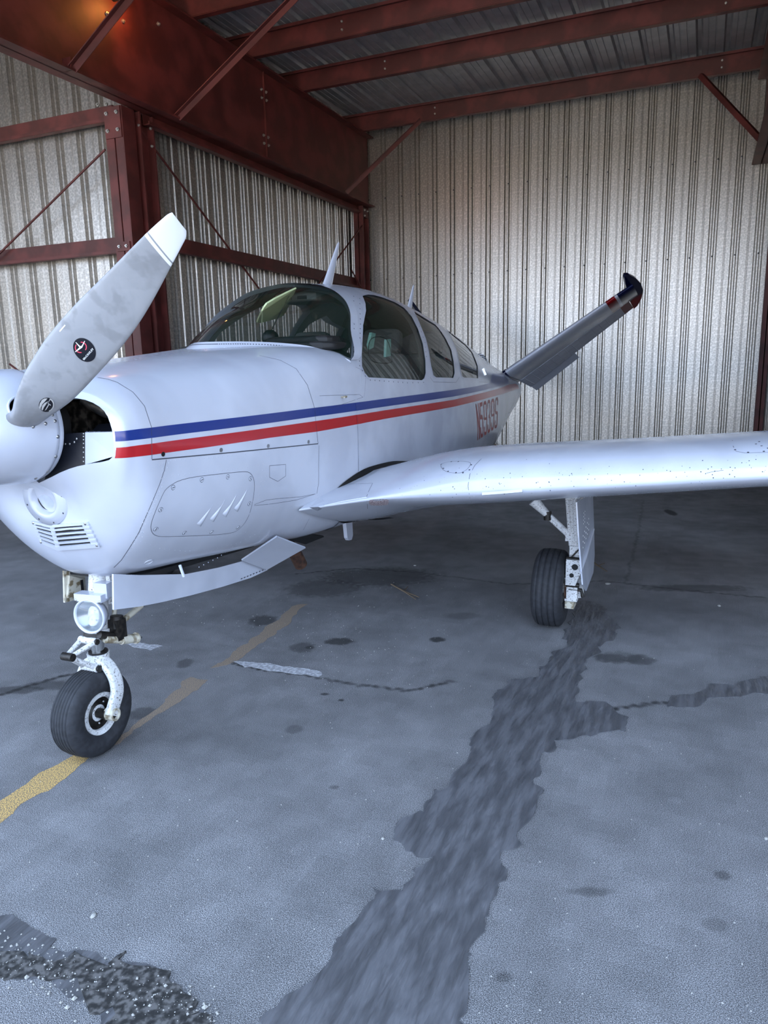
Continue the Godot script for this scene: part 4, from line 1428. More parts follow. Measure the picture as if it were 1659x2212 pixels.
func wing_details(w: Node) -> void:
	# black rubber seal where the wing meets the fuselage
	var s := Soup.new()
	ribbon_between(s, [[693, 1086], [715, 1066], [735, 1047], [760, 1028], [785, 1013], [815, 1003], [848, 996], [870, 995.5], [896, 996]], [[700, 1088], [722, 1073], [745, 1053], [765, 1037], [790, 1021], [820, 1009], [850, 1001], [870, 998.5], [896, 997]])
	ribbon_between(s, [[690, 1093], [705, 1098], [720, 1106], [740, 1115], [770, 1119], [805, 1120], [840, 1117]], [[688, 1101], [702, 1108], [716, 1115], [735, 1121], [770, 1123], [805, 1122.5], [840, 1118.5]])
	tag(obj("wing_root_seal", s, M.seal, plane), "black rubber seal around the wing root")
	# pointed cap at the root of the leading edge
	s = Soup.new()
	var tip := at_plane(668, 1096, 2, -0.60)
	var a := at_plane(693, 1074, 2, -0.60)
	var b := at_plane(700, 1083, 2, -0.66)
	var c := at_plane(688, 1095, 2, -0.66)
	var d := at_plane(686, 1104, 2, -0.60)
	s.quad(tip, a, b, c, Vector3(0.5, 1, -1))
	s.flat(tip, c, d, Vector3(0.5, -1, -1))
	s.flat(c, at_plane(696, 1099, 2, -0.64), d, Vector3(0.5, -1, -1))
	obj("root_cap", s, M.white, w)
	s = Soup.new()
	seam(s, [[745, 1046], [805, 1044], [797, 1060], [792, 1073], [794, 1099]], 0.0018, false, "wing")
	seam(s, [[1040, 991], [1026, 1005], [1015, 1025], [1011, 1050], [1015, 1075], [1022, 1094]], 0.002, false, "wing")
	seam(s, rounded([[950, 1005], [958, 1000], [975, 996], [1020, 997], [1012, 1012], [1000, 1020], [988, 1023], [960, 1019]], 2), 0.0018, true, "wing")
	seam(s, [[1582, 951], [1584, 965], [1590, 975], [1610, 979], [1659, 977]], 0.002, false, "wing")
	seam(s, [[1526, 1022], [1545, 1018], [1563, 1016]], 0.0014, false, "wing")
	tag(obj("panel_joints", s, M.joint, w), "", "", "", "stuff")
	# ridge of the root glove
	s = Soup.new()
	for h in [pix_line([[700, 1092], [740, 1083], [792, 1074]], 6.0, false, "wing")]:
		var pts := []
		for k in h: pts.append(k[0])
		s.tube(pts, [0.004], 6)
	obj("glove_ridge", s, M.white, w)
	# stall strip on the leading edge
	var l := pix_line([[1042, 1067], [1085, 1064], [1129, 1060]], 6.0, false, "wing")
	s = Soup.new()
	for i in l.size() - 1:
		var p: Vector3 = l[i][0]
		var q: Vector3 = l[i + 1][0]
		var m: Vector3 = l[i][1]
		var sd := (q - p).cross(m).normalized() * 0.009
		s.quad(p + sd, q + sd, q + m * 0.009, p + m * 0.009, sd + m * 0.009)
		s.quad(p - sd, q - sd, q + m * 0.009, p + m * 0.009, -sd + m * 0.009)
	obj("stall_strip", s, M.white, w)
	# worn walk patch
	s = Soup.new()
	var pts := rounded([[797, 1082], [800, 1079], [836, 1077.5], [840, 1081], [839, 1088], [836, 1091.5], [802, 1092], [797, 1088]], 1)
	var c0 := on_skin(818, 1085, "wing")
	for i in pts.size():
		var p0 := on_skin(pts[i][0], pts[i][1], "wing")
		var p1 := on_skin(pts[(i + 1) % pts.size()][0], pts[(i + 1) % pts.size()][1], "wing")
		s.flat(c0[0] + c0[1] * 0.002, p0[0] + p0[1] * 0.001, p1[0] + p1[1] * 0.001, c0[1])
	tag(obj("worn_patch", s, tri_map(plain(Color(0.85, 0.82, 0.84), 0.7), noise_tex(0.12, 256, Color(0.35, 0.22, 0.24), Color(1, 1, 1), 55, FastNoiseLite.TYPE_SIMPLEX_SMOOTH, 3, 0.4, 0.6), 6.0), w), "speckled patch of chipped paint on the leading edge")
	# chips, screws and rivets
	var r := Soup.new()
	for li in [[[800, 1108], [900, 1104], [1010, 1093], [1150, 1085], [1300, 1071], [1450, 1061], [1659, 1045]], [[940, 1035], [1100, 1026], [1300, 1012], [1500, 996]], [[1100, 984], [1098, 1010]], [[1165, 980], [1160, 1005]], [[1225, 976], [1222, 1002]], [[1320, 968], [1316, 996]], [[1450, 958], [1446, 990]], [[1060, 1090], [1000, 1060], [985, 1030]], [[850, 1000], [1000, 989]]]:
		rivets(r, li, 12.0, 0.0022, "wing")
	tag(obj("rivets", r, M.white, w), "", "", "", "stuff")
	var ch := Soup.new()
	var rng := RandomNumberGenerator.new()
	rng.seed = 77
	for i in 130:
		var x := rng.randf_range(850, 1655)
		var y := lerpf(1060, 1012, (x - 850) / 800.0) + rng.randfn(0, 17.0)
		var h := on_skin(x, y, "wing")
		if h[0].z < -0.5 and h[1].dot(Vector3(0.6, 0.6, 0)) > 0.1:
			dome(ch, h[0], h[1], rng.randf_range(0.0012, 0.003), 0.15, 5)
	for p in [[953, 1003], [958, 1012], [968, 1018], [985, 1021], [1000, 1021], [1014, 1015], [1018, 1004], [990, 997], [975, 997], [1588, 971.5], [1616, 977], [1650, 975], [1633, 959], [1645, 963], [1640, 954], [1659, 968]]:
		var h := on_skin(p[0], p[1], "wing")
		dome(ch, h[0], h[1], 0.005, 0.15, 6)
	tag(obj("paint_chips", ch, M.joint, w), "", "", "", "stuff")
	# belly aerial and drains
	s = Soup.new()
	s.prism(Transform3D(Basis(Vector3.LEFT, Vector3.DOWN, Vector3.FORWARD), at_plane(751, 1143, 2, -0.2)), PackedVector2Array([Vector2(-0.045, -0.05), Vector2(0.045, -0.05), Vector2(0.05, 0.05), Vector2(0.03, 0.075), Vector2(-0.01, 0.07), Vector2(-0.03, 0.05)]), -0.012, 0.012)
	obj("belly_aerial", s, M.white, plane)


func ribbon_between(s: Soup, p: Array, q: Array) -> void:     # between two pixel lines on the fuselage side
	var a := []
	var b := []
	for i in p.size():
		var h := on_skin(p[i][0], p[i][1])
		var k := on_skin(q[i][0], q[i][1])
		a.append(h[0] + h[1] * 0.004)
		b.append(k[0] + k[1] * 0.035)
	var g := [smooth_line(a, 3), smooth_line(b, 3)]
	s.sheet(g)
	for i in s.n.size():
		if s.n[i].z > 0.0: s.n[i] = -s.n[i]
	var o := re_wound(s)
	s.v = o.v; s.n = o.n


# ---------------------------------------------------------------- tail
func tail() -> void:
	for sg in [1.0, -1.0]:
		var F := func(p: Vector3) -> Vector3: return p if sg > 0 else mz(p)
		var le0 := Vector3(-6.18, 1.395, -0.13)
		var le1 := Vector3(-6.73, 2.33, -1.44)
		var hi0 := Vector3(-6.98, 1.315, -0.10)
		var hi1 := Vector3(-7.26, 2.28, -1.44)
		var te0 := Vector3(-7.42, 1.265, -0.12)
		var te1 := Vector3(-7.56, 2.26, -1.44)
		if sg < 0:
			le1 = le0.lerp(le1, 0.84); hi1 = hi0.lerp(hi1, 0.84); te1 = te0.lerp(te1, 0.84)
		var up := (le1 - le0).cross(te0 - le0).normalized()
		if up.y < 0.0: up = -up
		# fixed part: a nose section up to the hinge
		var g := []
		for i in 9:
			var t := i / 8.0
			var le := le0.lerp(le1, t)
			var hg := hi0.lerp(hi1, t)
			var th := lerpf(0.062, 0.04, t)
			var row := []
			for k in 25:
				var w := PI * k / 24.0
				var x := 1.0 - sin(w)
				var y := cos(w) if k < 12 else cos(w)
				var yy := signf(y) * nose_shape(1.0 - sin(w))
				row.append(F.call(le.lerp(hg, 1.0 - sin(w)) + up * (th * yy)))
			g.append(row)
		var s := Soup.new()
		s.sheet(g)
		outward(s, F.call((le0 + hi1) * 0.5), F.call(up))
		var st := obj("tail_fin", s, M.white, plane)
		if sg > 0:
			skins.tail = s.mesh().generate_triangle_mesh()
		# painted end of the fixed part: red, white, blue bands just outside the skin
		for b in [[0.80, 0.865, "deep_red"], [0.865, 0.885, "white"], [0.885, 1.0, "navy"]]:
			var gg := []
			for i in 4:
				var t := lerpf(b[0], b[1], i / 3.0)
				var le := le0.lerp(le1, t)
				var hg := hi0.lerp(hi1, t)
				var th := lerpf(0.062, 0.04, t) + 0.0015
				var row := []
				for k in 25:
					var w := PI * k / 24.0
					row.append(F.call(le.lerp(hg, 1.0 - sin(w)) + up * (th * signf(cos(w)) * nose_shape(1.0 - sin(w))) + (le - hg).normalized() * 0.0015))
				gg.append(row)
			s = Soup.new()
			s.sheet(gg)
			outward(s, F.call((le0 + hi1) * 0.5), F.call(up))
			obj("painted_band", s, M[b[2]], st)
		# root sleeve in navy
		var rs := []
		for i in 3:
			var t := -0.01 + 0.035 * i / 2.0
			var le := le0.lerp(le1, t)
			var hg := hi0.lerp(hi1, t)
			var row := []
			for k in 25:
				var w := PI * k / 24.0
				row.append(F.call(le.lerp(hg, 1.0 - sin(w)) + up * (0.068 * signf(cos(w)) * nose_shape(1.0 - sin(w))) + (le - hg).normalized() * 0.006))
			rs.append(row)
		s = Soup.new()
		s.sheet(rs)
		outward(s, F.call(le0.lerp(hi0, 0.5)), F.call(up))
		obj("root_sleeve", s, M.navy, st)
		# moving part: turned a little down about the hinge, with a balance horn at its tip
		var axis := (hi1 - hi0).normalized()
		var turn := Basis(axis, deg_to_rad(-13.0))
		var R := func(p: Vector3) -> Vector3: return F.call(hi0 + turn * (p - hi0))
		var part_ := func(t0: float, t1: float, col: String, into: Node, called: String, n: int) -> void:
			var q := []
			for i in n + 1:
				var t := lerpf(t0, t1, float(i) / n)
				var hg := hi0.lerp(hi1, t)
				var te := te0.lerp(te1, t)
				var th := lerpf(0.05, 0.03, t)
				var row := []
				for k in [0.0, 0.25, 0.6, 1.0]: row.append(R.call(te.lerp(hg, k) + up * (th * k + 0.002)))
				for k in [1.0, 0.6, 0.25, 0.0]: row.append(R.call(te.lerp(hg, k) - up * (th * k + 0.002)))
				q.append(row)
			var so := Soup.new()
			for i in q.size() - 1:
				for j in 7:
					so.quad(q[i][j], q[i + 1][j], q[i + 1][j + 1], q[i][j + 1], F.call(up) if j < 3 else (-(F.call(up)) if j > 3 else F.call(Vector3(1, 0, 0))))
			obj(called, so, M[col], into)
		var mv := Node3D.new()
		mv.name = numbered_in(plane, "ruddervator")
		plane.add_child(mv, true)
		part_.call(0.015, 0.86, "white", mv, "control_surface", 1)
		part_.call(0.86, 0.93, "deep_red", mv, "painted_panel", 1)
		# stiffening beads on its skin
		s = Soup.new()
		for i in 15:
			var t := 0.05 + 0.80 * i / 14.0
			var hg := hi0.lerp(hi1, t)
			var te := te0.lerp(te1, t)
			for fc in [1.0, -1.0]:
				var a: Vector3 = hg + up * fc * (lerpf(0.05, 0.03, t) + 0.002)
				var b: Vector3 = te.lerp(hg, 0.03) + up * fc * 0.004
				s.tube([R.call(a), R.call(b)], [0.004], 6)
		obj("stiffening_beads", s, M.white, mv)
		# trim tab
		s = Soup.new()
		var tabx := []
		for t in [0.02, 0.42]:
			var te := te0.lerp(te1, t)
			tabx.append([R.call(te), R.call(te + (te - hi0.lerp(hi1, t)).normalized() * 0.16 - up * 0.012)])
		for fc in [0.006, -0.006]:
			s.quad(tabx[0][0] + F.call(up) * fc, tabx[1][0] + F.call(up) * fc, tabx[1][1] + F.call(up) * fc * 0.2, tabx[0][1] + F.call(up) * fc * 0.2, F.call(up) * fc)
		obj("trim_tab", s, M.white, mv)
		# rounded tip with horn
		var rim := [Vector2(0.0, 0.86), Vector2(1.0, 0.86)]
		var out2 := PackedVector2Array()
		for p in [[1.0, 0.93], [0.99, 0.96], [0.86, 1.01], [0.66, 1.045], [0.42, 1.055], [0.18, 1.045], [-0.04, 1.02], [-0.10, 1.0], [-0.03, 0.985], [0.12, 0.972], [0.35, 0.955], [0.62, 0.935]]:
			out2.append(Vector2(p[0], p[1]))
		for c in 2:
			var so := Soup.new()
			var cut: Array = Geometry2D.intersect_polygons(out2, PackedVector2Array([Vector2(-0.5, 0.9), Vector2(0.68, 0.9), Vector2(0.86, 1.3), Vector2(-0.5, 1.3)])) if c == 0 else Geometry2D.clip_polygons(out2, PackedVector2Array([Vector2(-0.5, 0.9), Vector2(0.68, 0.9), Vector2(0.86, 1.3), Vector2(-0.5, 1.3)]))
			for poly in cut:
				var P := func(v: Vector2, o: float) -> Vector3:
					var le := le0.lerp(le1, v.y)
					var te := te0.lerp(te1, v.y)
					return R.call(le.lerp(te, v.x) + up * o)
				var idx := Geometry2D.triangulate_polygon(poly)
				for fc in [0.018, -0.018]:
					for i in range(0, idx.size(), 3):
						so.flat(P.call(poly[idx[i]], fc), P.call(poly[idx[i + 1]], fc), P.call(poly[idx[i + 2]], fc), F.call(up) * fc)
				for i in poly.size():
					var a2: Vector2 = poly[i]
					var b2: Vector2 = poly[(i + 1) % poly.size()]
					so.quad(P.call(a2, 0.018), P.call(b2, 0.018), P.call(b2, -0.018), P.call(a2, -0.018), P.call(a2, 0.0) - P.call(Vector2(0.45, 0.98), 0.0))
			obj("balance_horn", so, M.navy if c == 0 else M.deep_red, mv)


func nose_shape(x: float) -> float:     # half thickness of the fixed tail part, nose to hinge
	var X := 0.62 * clampf(x, 0.0, 1.0)
	return 10.0 * (0.2969 * sqrt(X) - 0.126 * X - 0.3516 * X * X + 0.2843 * X * X * X - 0.1015 * X * X * X * X)


func outward(s: Soup, mid: Vector3, up: Vector3) -> void:
	for i in s.n.size():
		var o := (s.v[i] - mid)
		var side := signf(o.dot(up))
		var d := up * side if absf(s.n[i].dot(up)) > 0.3 else Vector3(1, 0, 0)
		if s.n[i].dot(d) < 0.0: s.n[i] = -s.n[i]
	var r := re_wound(s)
	s.v = r.v; s.n = r.n


# ---------------------------------------------------------------- propeller
const HUB := Vector3(0.185, 1.35, 0.0)

func ev(pts: Array, t: float) -> Vector3:
	var i := clampi(int(t), 0, pts.size() - 2)
	return cr(pts[maxi(i - 1, 0)], pts[i], pts[i + 1], pts[mini(i + 2, pts.size() - 1)], t - i)


func blade_rows(le: Array, te: Array, t0: float, t1: float, n: int) -> Array:
	var g := []
	for i in n + 1:
		var t := lerpf(t0, t1, float(i) / n)
		var a := ev(le, t)
		var b := ev(te, t)
		var span := (ev(le, minf(t + 0.1, le.size() - 1.0)) + ev(te, minf(t + 0.1, le.size() - 1.0)) - ev(le, maxf(t - 0.1, 0.0)) - ev(te, maxf(t - 0.1, 0.0))).normalized()
		var nf := span.cross(b - a).normalized()
		if nf.x < 0.0: nf = -nf
		var c := a.distance_to(b)
		var th := minf(lerpf(0.060, 0.007, pow(clampf(t / 10.0, 0.0, 1.0), 0.6)), c * 0.5)
		var row := []
		for k in 13:
			var w := PI * k / 12.0
			row.append(a.lerp(b, 0.5 + 0.5 * cos(w)) + nf * (th * 0.62 * pow(sin(w), 0.8)))
		for k in range(1, 13):
			var w := PI * k / 12.0
			row.append(a.lerp(b, 0.5 - 0.5 * cos(w)) - nf * (th * 0.38 * sin(w)))
		g.append(row)
	return g


func blade_soup(g: Array, cap: bool, flipped: bool) -> Soup:
	var s := Soup.new()
	var h := []
	for r in g:
		var q := []
		for p in r:
			q.append(Vector3(p.x, 2 * HUB.y - p.y, -p.z) if flipped else p)
		h.append(q)
	s.sheet(h)
	# normals away from each section's middle
	var o := Soup.new()
	var mid := Vector3.ZERO
	for i in range(0, s.v.size(), 3):
		var c := (s.v[i] + s.v[i + 1] + s.v[i + 2]) / 3.0
		var best := 0
		var bd := 1e9
		for k in h.size():
			var m: Vector3 = (h[k][0] + h[k][12]) * 0.5
			if m.distance_squared_to(c) < bd:
				bd = m.distance_squared_to(c); best = k
		mid = (h[best][0] + h[best][12]) * 0.5
		var nn := [s.n[i], s.n[i + 1], s.n[i + 2]]
		var sg := 1.0
		if (nn[0] + nn[1] + nn[2]).dot(c - mid) < 0.0: sg = -1.0
		o.tri(s.v[i], s.v[i + 1], s.v[i + 2], nn[0] * sg, nn[1] * sg, nn[2] * sg)
	if cap:
		var l: Array = h[h.size() - 1]
		var m: Vector3 = (l[0] + l[12]) * 0.5
		for k in l.size() - 1:
			o.flat(m, l[k], l[k + 1], m - HUB)
	return o


func propeller() -> void:
	var X := Transform3D(Basis(Vector3.UP, Vector3.BACK, Vector3.RIGHT), HUB)     # turned about x
	# spinner
	var s := Soup.new()
	var prof := [Vector2(0.192, 0.004), Vector2(0.198, 0.010)]
	for i in 25:
		var u := i / 24.0
		prof.append(Vector2(0.2 * pow(maxf(1.0 - pow(u, 2.1), 0.0), 0.62), 0.012 + 0.36 * u))
	s.lathe(X, prof, 64, false)
	skins.spinner = s.mesh().generate_triangle_mesh()
	var cut := PackedVector2Array()
	for p in rounded([[26, 860], [17, 872], [18, 886], [28, 902], [43, 911], [63, 914], [79, 909], [90, 903], [104, 892], [106, 872], [92, 852], [60, 846]], 2):
		var h: Vector3 = on_skin(p[0], p[1], "spinner")[0]
		cut.append(Vector2(h.x, h.y))
	var rim := []
	for p in rounded([[26, 860], [17, 872], [18, 886], [28, 902], [43, 911], [63, 914], [79, 909], [90, 903], [104, 892], [106, 872], [92, 852], [60, 846]], 3):
		rim.append(on_skin(p[0], p[1], "spinner")[0])
	rim.append(rim[0])
	s = s.split(cut, 2, Vector3(0, 0, -1))[1]
	var sp := obj("spinner", s, M.white, plane)
	tag(sp, "white propeller spinner with dome-head screws")
	for p in [[71.5, 921.5], [98.5, 915], [119, 909.5], [125, 943.5], [120.5, 986.5], [103.5, 1019], [77.5, 1033.5], [113, 896]]:
		var h := on_skin(p[0], p[1], "spinner")
		var d := Soup.new()
		dome(d, h[0], h[1], 0.0065, 0.55, 12)
		obj("screw", d, M.steel, sp)
	s = Soup.new()
	s.tube(rim, [0.0045], 8, false)
	obj("cutout_lip", s, M.white, sp)
	s = Soup.new()
	s.lathe(X, [Vector2(0.02, -0.012), Vector2(0.194, -0.012), Vector2(0.196, -0.004), Vector2(0.196, 0.006), Vector2(0.19, 0.008)], 64)
	obj("back_plate", s, M.white, sp)
	s = Soup.new()
	s.tube([HUB + Vector3(-0.18, 0, 0), HUB + Vector3(0.05, 0, 0), HUB + Vector3(0.28, 0, 0)], [0.12, 0.13, 0.06], 24)
	obj("propeller_hub", s, M.dark, plane)
	# blades
	var le := []
	var te := []
	var L := [[12, 918], [24, 890], [31, 862], [50, 811], [75, 768], [100, 730], [160, 660], [210, 610], [260, 560], [315, 505], [348, 475], [364, 462], [372, 459]]
	var T := [[52, 940], [76, 914], [108, 897], [147, 872], [180, 841], [208, 811], [267, 744], [307, 688], [342, 628], [371, 573], [392, 533], [402, 512], [403, 499]]
	for i in L.size():
		var u := i / 12.0
		var dx := lerpf(0.055, 0.028, u)
		le.append(at_plane(L[i][0], L[i][1], 0, 0.32 + dx))
		te.append(at_plane(T[i][0], T[i][1], 0, 0.32 - dx))
	# the root runs on into the spinner
	le[0] = (le[1] as Vector3).lerp(Vector3(0.355, HUB.y, 0.0), 0.3)
	te[0] = (te[1] as Vector3).lerp(Vector3(0.285, HUB.y, 0.0), 0.3)
	var axis: Vector3 = ((le[0] + te[0]) * 0.5 - Vector3(0.32, HUB.y, 0)).normalized()
	for fl in [false, true]:
		var shaft := blade_soup(blade_rows(le, te, 0.0, 8.94, 44), false, fl)
		var b := obj("propeller_blade", shaft, M.blade, plane)
		tag(b, "grey propeller blade with white tip")
		if not fl: skins.blade = shaft.mesh().generate_triangle_mesh()
		obj("white_band", blade_soup(blade_rows(le, te, 8.94, 9.07, 2), false, fl), M.decal_white, b)
		obj("grey_band", blade_soup(blade_rows(le, te, 9.07, 9.14, 2), false, fl), M.blade, b)
		obj("white_tip", blade_soup(blade_rows(le, te, 9.14, 12.0, 16), true, fl), M.decal_white, b)
		s = Soup.new()
		var root: Vector3 = (le[0] + te[0]) * 0.5
		var c0 := Vector3(0.32, HUB.y, 0)
		if fl: root = Vector3(root.x, 2 * HUB.y - root.y, -root.z)
		s.tube([c0, root.lerp(c0, 0.12)], [0.045, 0.045], 20)
		obj("shank", s, M.dark, b)
		if not fl: blade_marks(b)


func lay_disc(s: Soup, cx: float, cy: float, a: Vector2, b: Vector2, lift: float, which: String, r0 := 0.0, w0 := 0.0, w1 := TAU) -> void:
	# an ellipse (or part of a ring) given by two half axes in pixels, draped on a skin
	var n := 40
	for i in n:
		var u := lerpf(w0, w1, float(i) / n)
		var v := lerpf(w0, w1, float(i + 1) / n)
		var P := func(w: float, r: float) -> Vector3:
			var q := Vector2(cx, cy) + (a * cos(w) + b * sin(w)) * r
			var h := on_skin(q.x, q.y, which)
			return h[0] + h[1] * lift
		var m: Vector3 = on_skin(cx, cy, which)[1]
		for k in 3:
			var ra := lerpf(r0, 1.0, k / 3.0)
			var rb := lerpf(r0, 1.0, (k + 1) / 3.0)
			s.quad(P.call(u, ra), P.call(v, ra), P.call(v, rb), P.call(u, rb), m)


func lay_poly(s: Soup, pix: Array, lift: float, which: String) -> void:
	var p := PackedVector2Array()
	for q in pix: p.append(Vector2(q[0], q[1]))
	var idx := Geometry2D.triangulate_polygon(p)
	for i in range(0, idx.size(), 3):
		var t := []
		for k in 3:
			var h := on_skin(p[idx[i + k]].x, p[idx[i + k]].y, which)
			t.append(h[0] + h[1] * lift)
		s.flat(t[0], t[1], t[2], on_skin(p[idx[i]].x, p[idx[i]].y, which)[1])


func blade_marks(b: Node) -> void:
	# crop offsets of the two stickers, in photograph pixels
	var K := func(x: float, y: float) -> Array: return [120.0 + x / 13.825, 700.0 + y / 13.825]
	var s := Soup.new()
	var c: Array = K.call(868, 768)
	lay_disc(s, c[0], c[1], Vector2(17.5, 22.5), Vector2(21.0, -15.5) * 0.82, 0.0012, "blade")
	var d := obj("maker_sticker", s, M.decal, b)
	tag(d, "black oval sticker with white emblem, red ring and the word McCAULEY")
	s = Soup.new()
	c = K.call(762, 690)
	lay_disc(s, c[0], c[1], Vector2(8.5, 8.5), Vector2(9.5, -8.5), 0.0017, "blade", 0.86, 0.25, PI - 0.7)
	lay_disc(s, c[0], c[1], Vector2(8.5, 8.5), Vector2(9.5, -8.5), 0.0017, "blade", 0.86, PI + 0.25, TAU - 0.6)
	obj("red_ring", s, M.decal_red, d)
	s = Soup.new()
	var e := [[870, 492], [886, 510], [800, 700], [740, 740], [602, 832], [590, 818], [720, 690], [604, 542], [618, 534], [745, 655], [790, 640]]
	var poly := []
	for q in e: poly.append(K.call(q[0], q[1]))
	lay_poly(s, poly, 0.0018, "blade")
	obj("emblem", s, M.decal_white, d)
	# the word along the blade
	var a: Array = K.call(862, 1075)
	var z: Array = K.call(1152, 745)
	lay_text(d, "McCAULEY", Vector2(a[0], a[1]), Vector2(z[0], z[1]), 4.6, "blade")
	# round silver sticker near the root
	s = Soup.new()
	lay_disc(s, 100.6, 874, Vector2(16.2, -3.5), Vector2(3.0, 15.0), 0.0012, "blade")
	var r := obj("round_sticker", s, M.decal, b)
	tag(r, "small round dark sticker with silver artwork")
	s = Soup.new()
	lay_disc(s, 100.6, 874, Vector2(16.2, -3.5), Vector2(3.0, 15.0), 0.0017, "blade", 0.85, -0.9, 1.4)
	lay_poly(s, [[84.5, 880], [86, 871], [91, 863], [97, 860], [103, 860], [98, 866], [92, 872], [88, 880], [88, 884]], 0.0017, "blade")
	lay_poly(s, [[104, 866], [100, 872], [95, 879], [92, 886], [89.5, 884], [91, 876], [96, 870]], 0.0019, "blade")
	lay_poly(s, [[105, 872], [106.5, 873.5], [100, 884], [96.5, 886.5]], 0.0017, "blade")
	lay_poly(s, [[107.5, 862], [108.5, 863], [104, 870], [110.5, 874], [109.5, 875.5], [103, 871]], 0.0019, "blade")
	obj("artwork", s, M.decal_silver, r)
	# chipped leading edge
	s = Soup.new()
	seam(s, [[129, 716], [141, 702]], 0.0035, false, "blade", 3.0)
	obj("edge_chip", s, M.decal_white, b)


func lay_text(parent: Node, text: String, a: Vector2, z: Vector2, height_px: float, which: String) -> void:
	var tm := TextMesh.new()
	var f := SystemFont.new()
	f.font_names = PackedStringArray(["Droid Sans"])
	f.font_weight = 700
	tm.font = f
	tm.text = text
	tm.font_size = 48
	tm.depth = 0.0
	tm.pixel_size = 0.01
	tm.curve_step = 1.0
	var arr := tm.get_mesh_arrays()
	var v: PackedVector3Array = arr[Mesh.ARRAY_VERTEX]
	var idx: PackedInt32Array = arr[Mesh.ARRAY_INDEX] if arr[Mesh.ARRAY_INDEX] != null else PackedInt32Array(range(v.size()))
	var lo := Vector2(1e9, 1e9)
	var hi := Vector2(-1e9, -1e9)
	for p in v:
		lo = lo.min(Vector2(p.x, p.y)); hi = hi.max(Vector2(p.x, p.y))
	var along := (z - a)
	var upv := Vector2(along.y, -along.x).normalized() * height_px
	var s := Soup.new()
	for i in range(0, idx.size() - 2, 3):
		var t := []
		var m := Vector3.ZERO
		for k in 3:
			var p := v[idx[i + k]]
			var q := a + along * ((p.x - lo.x) / (hi.x - lo.x)) + upv * ((p.y - lo.y) / (hi.y - lo.y))
			var h := on_skin(q.x, q.y, which)
			m = h[1]
			t.append(h[0] + h[1] * 0.0018)
		s.flat(t[0], t[1], t[2], m)
	tag(obj("lettering", s, M.decal_white, parent), "white lettering " + text)


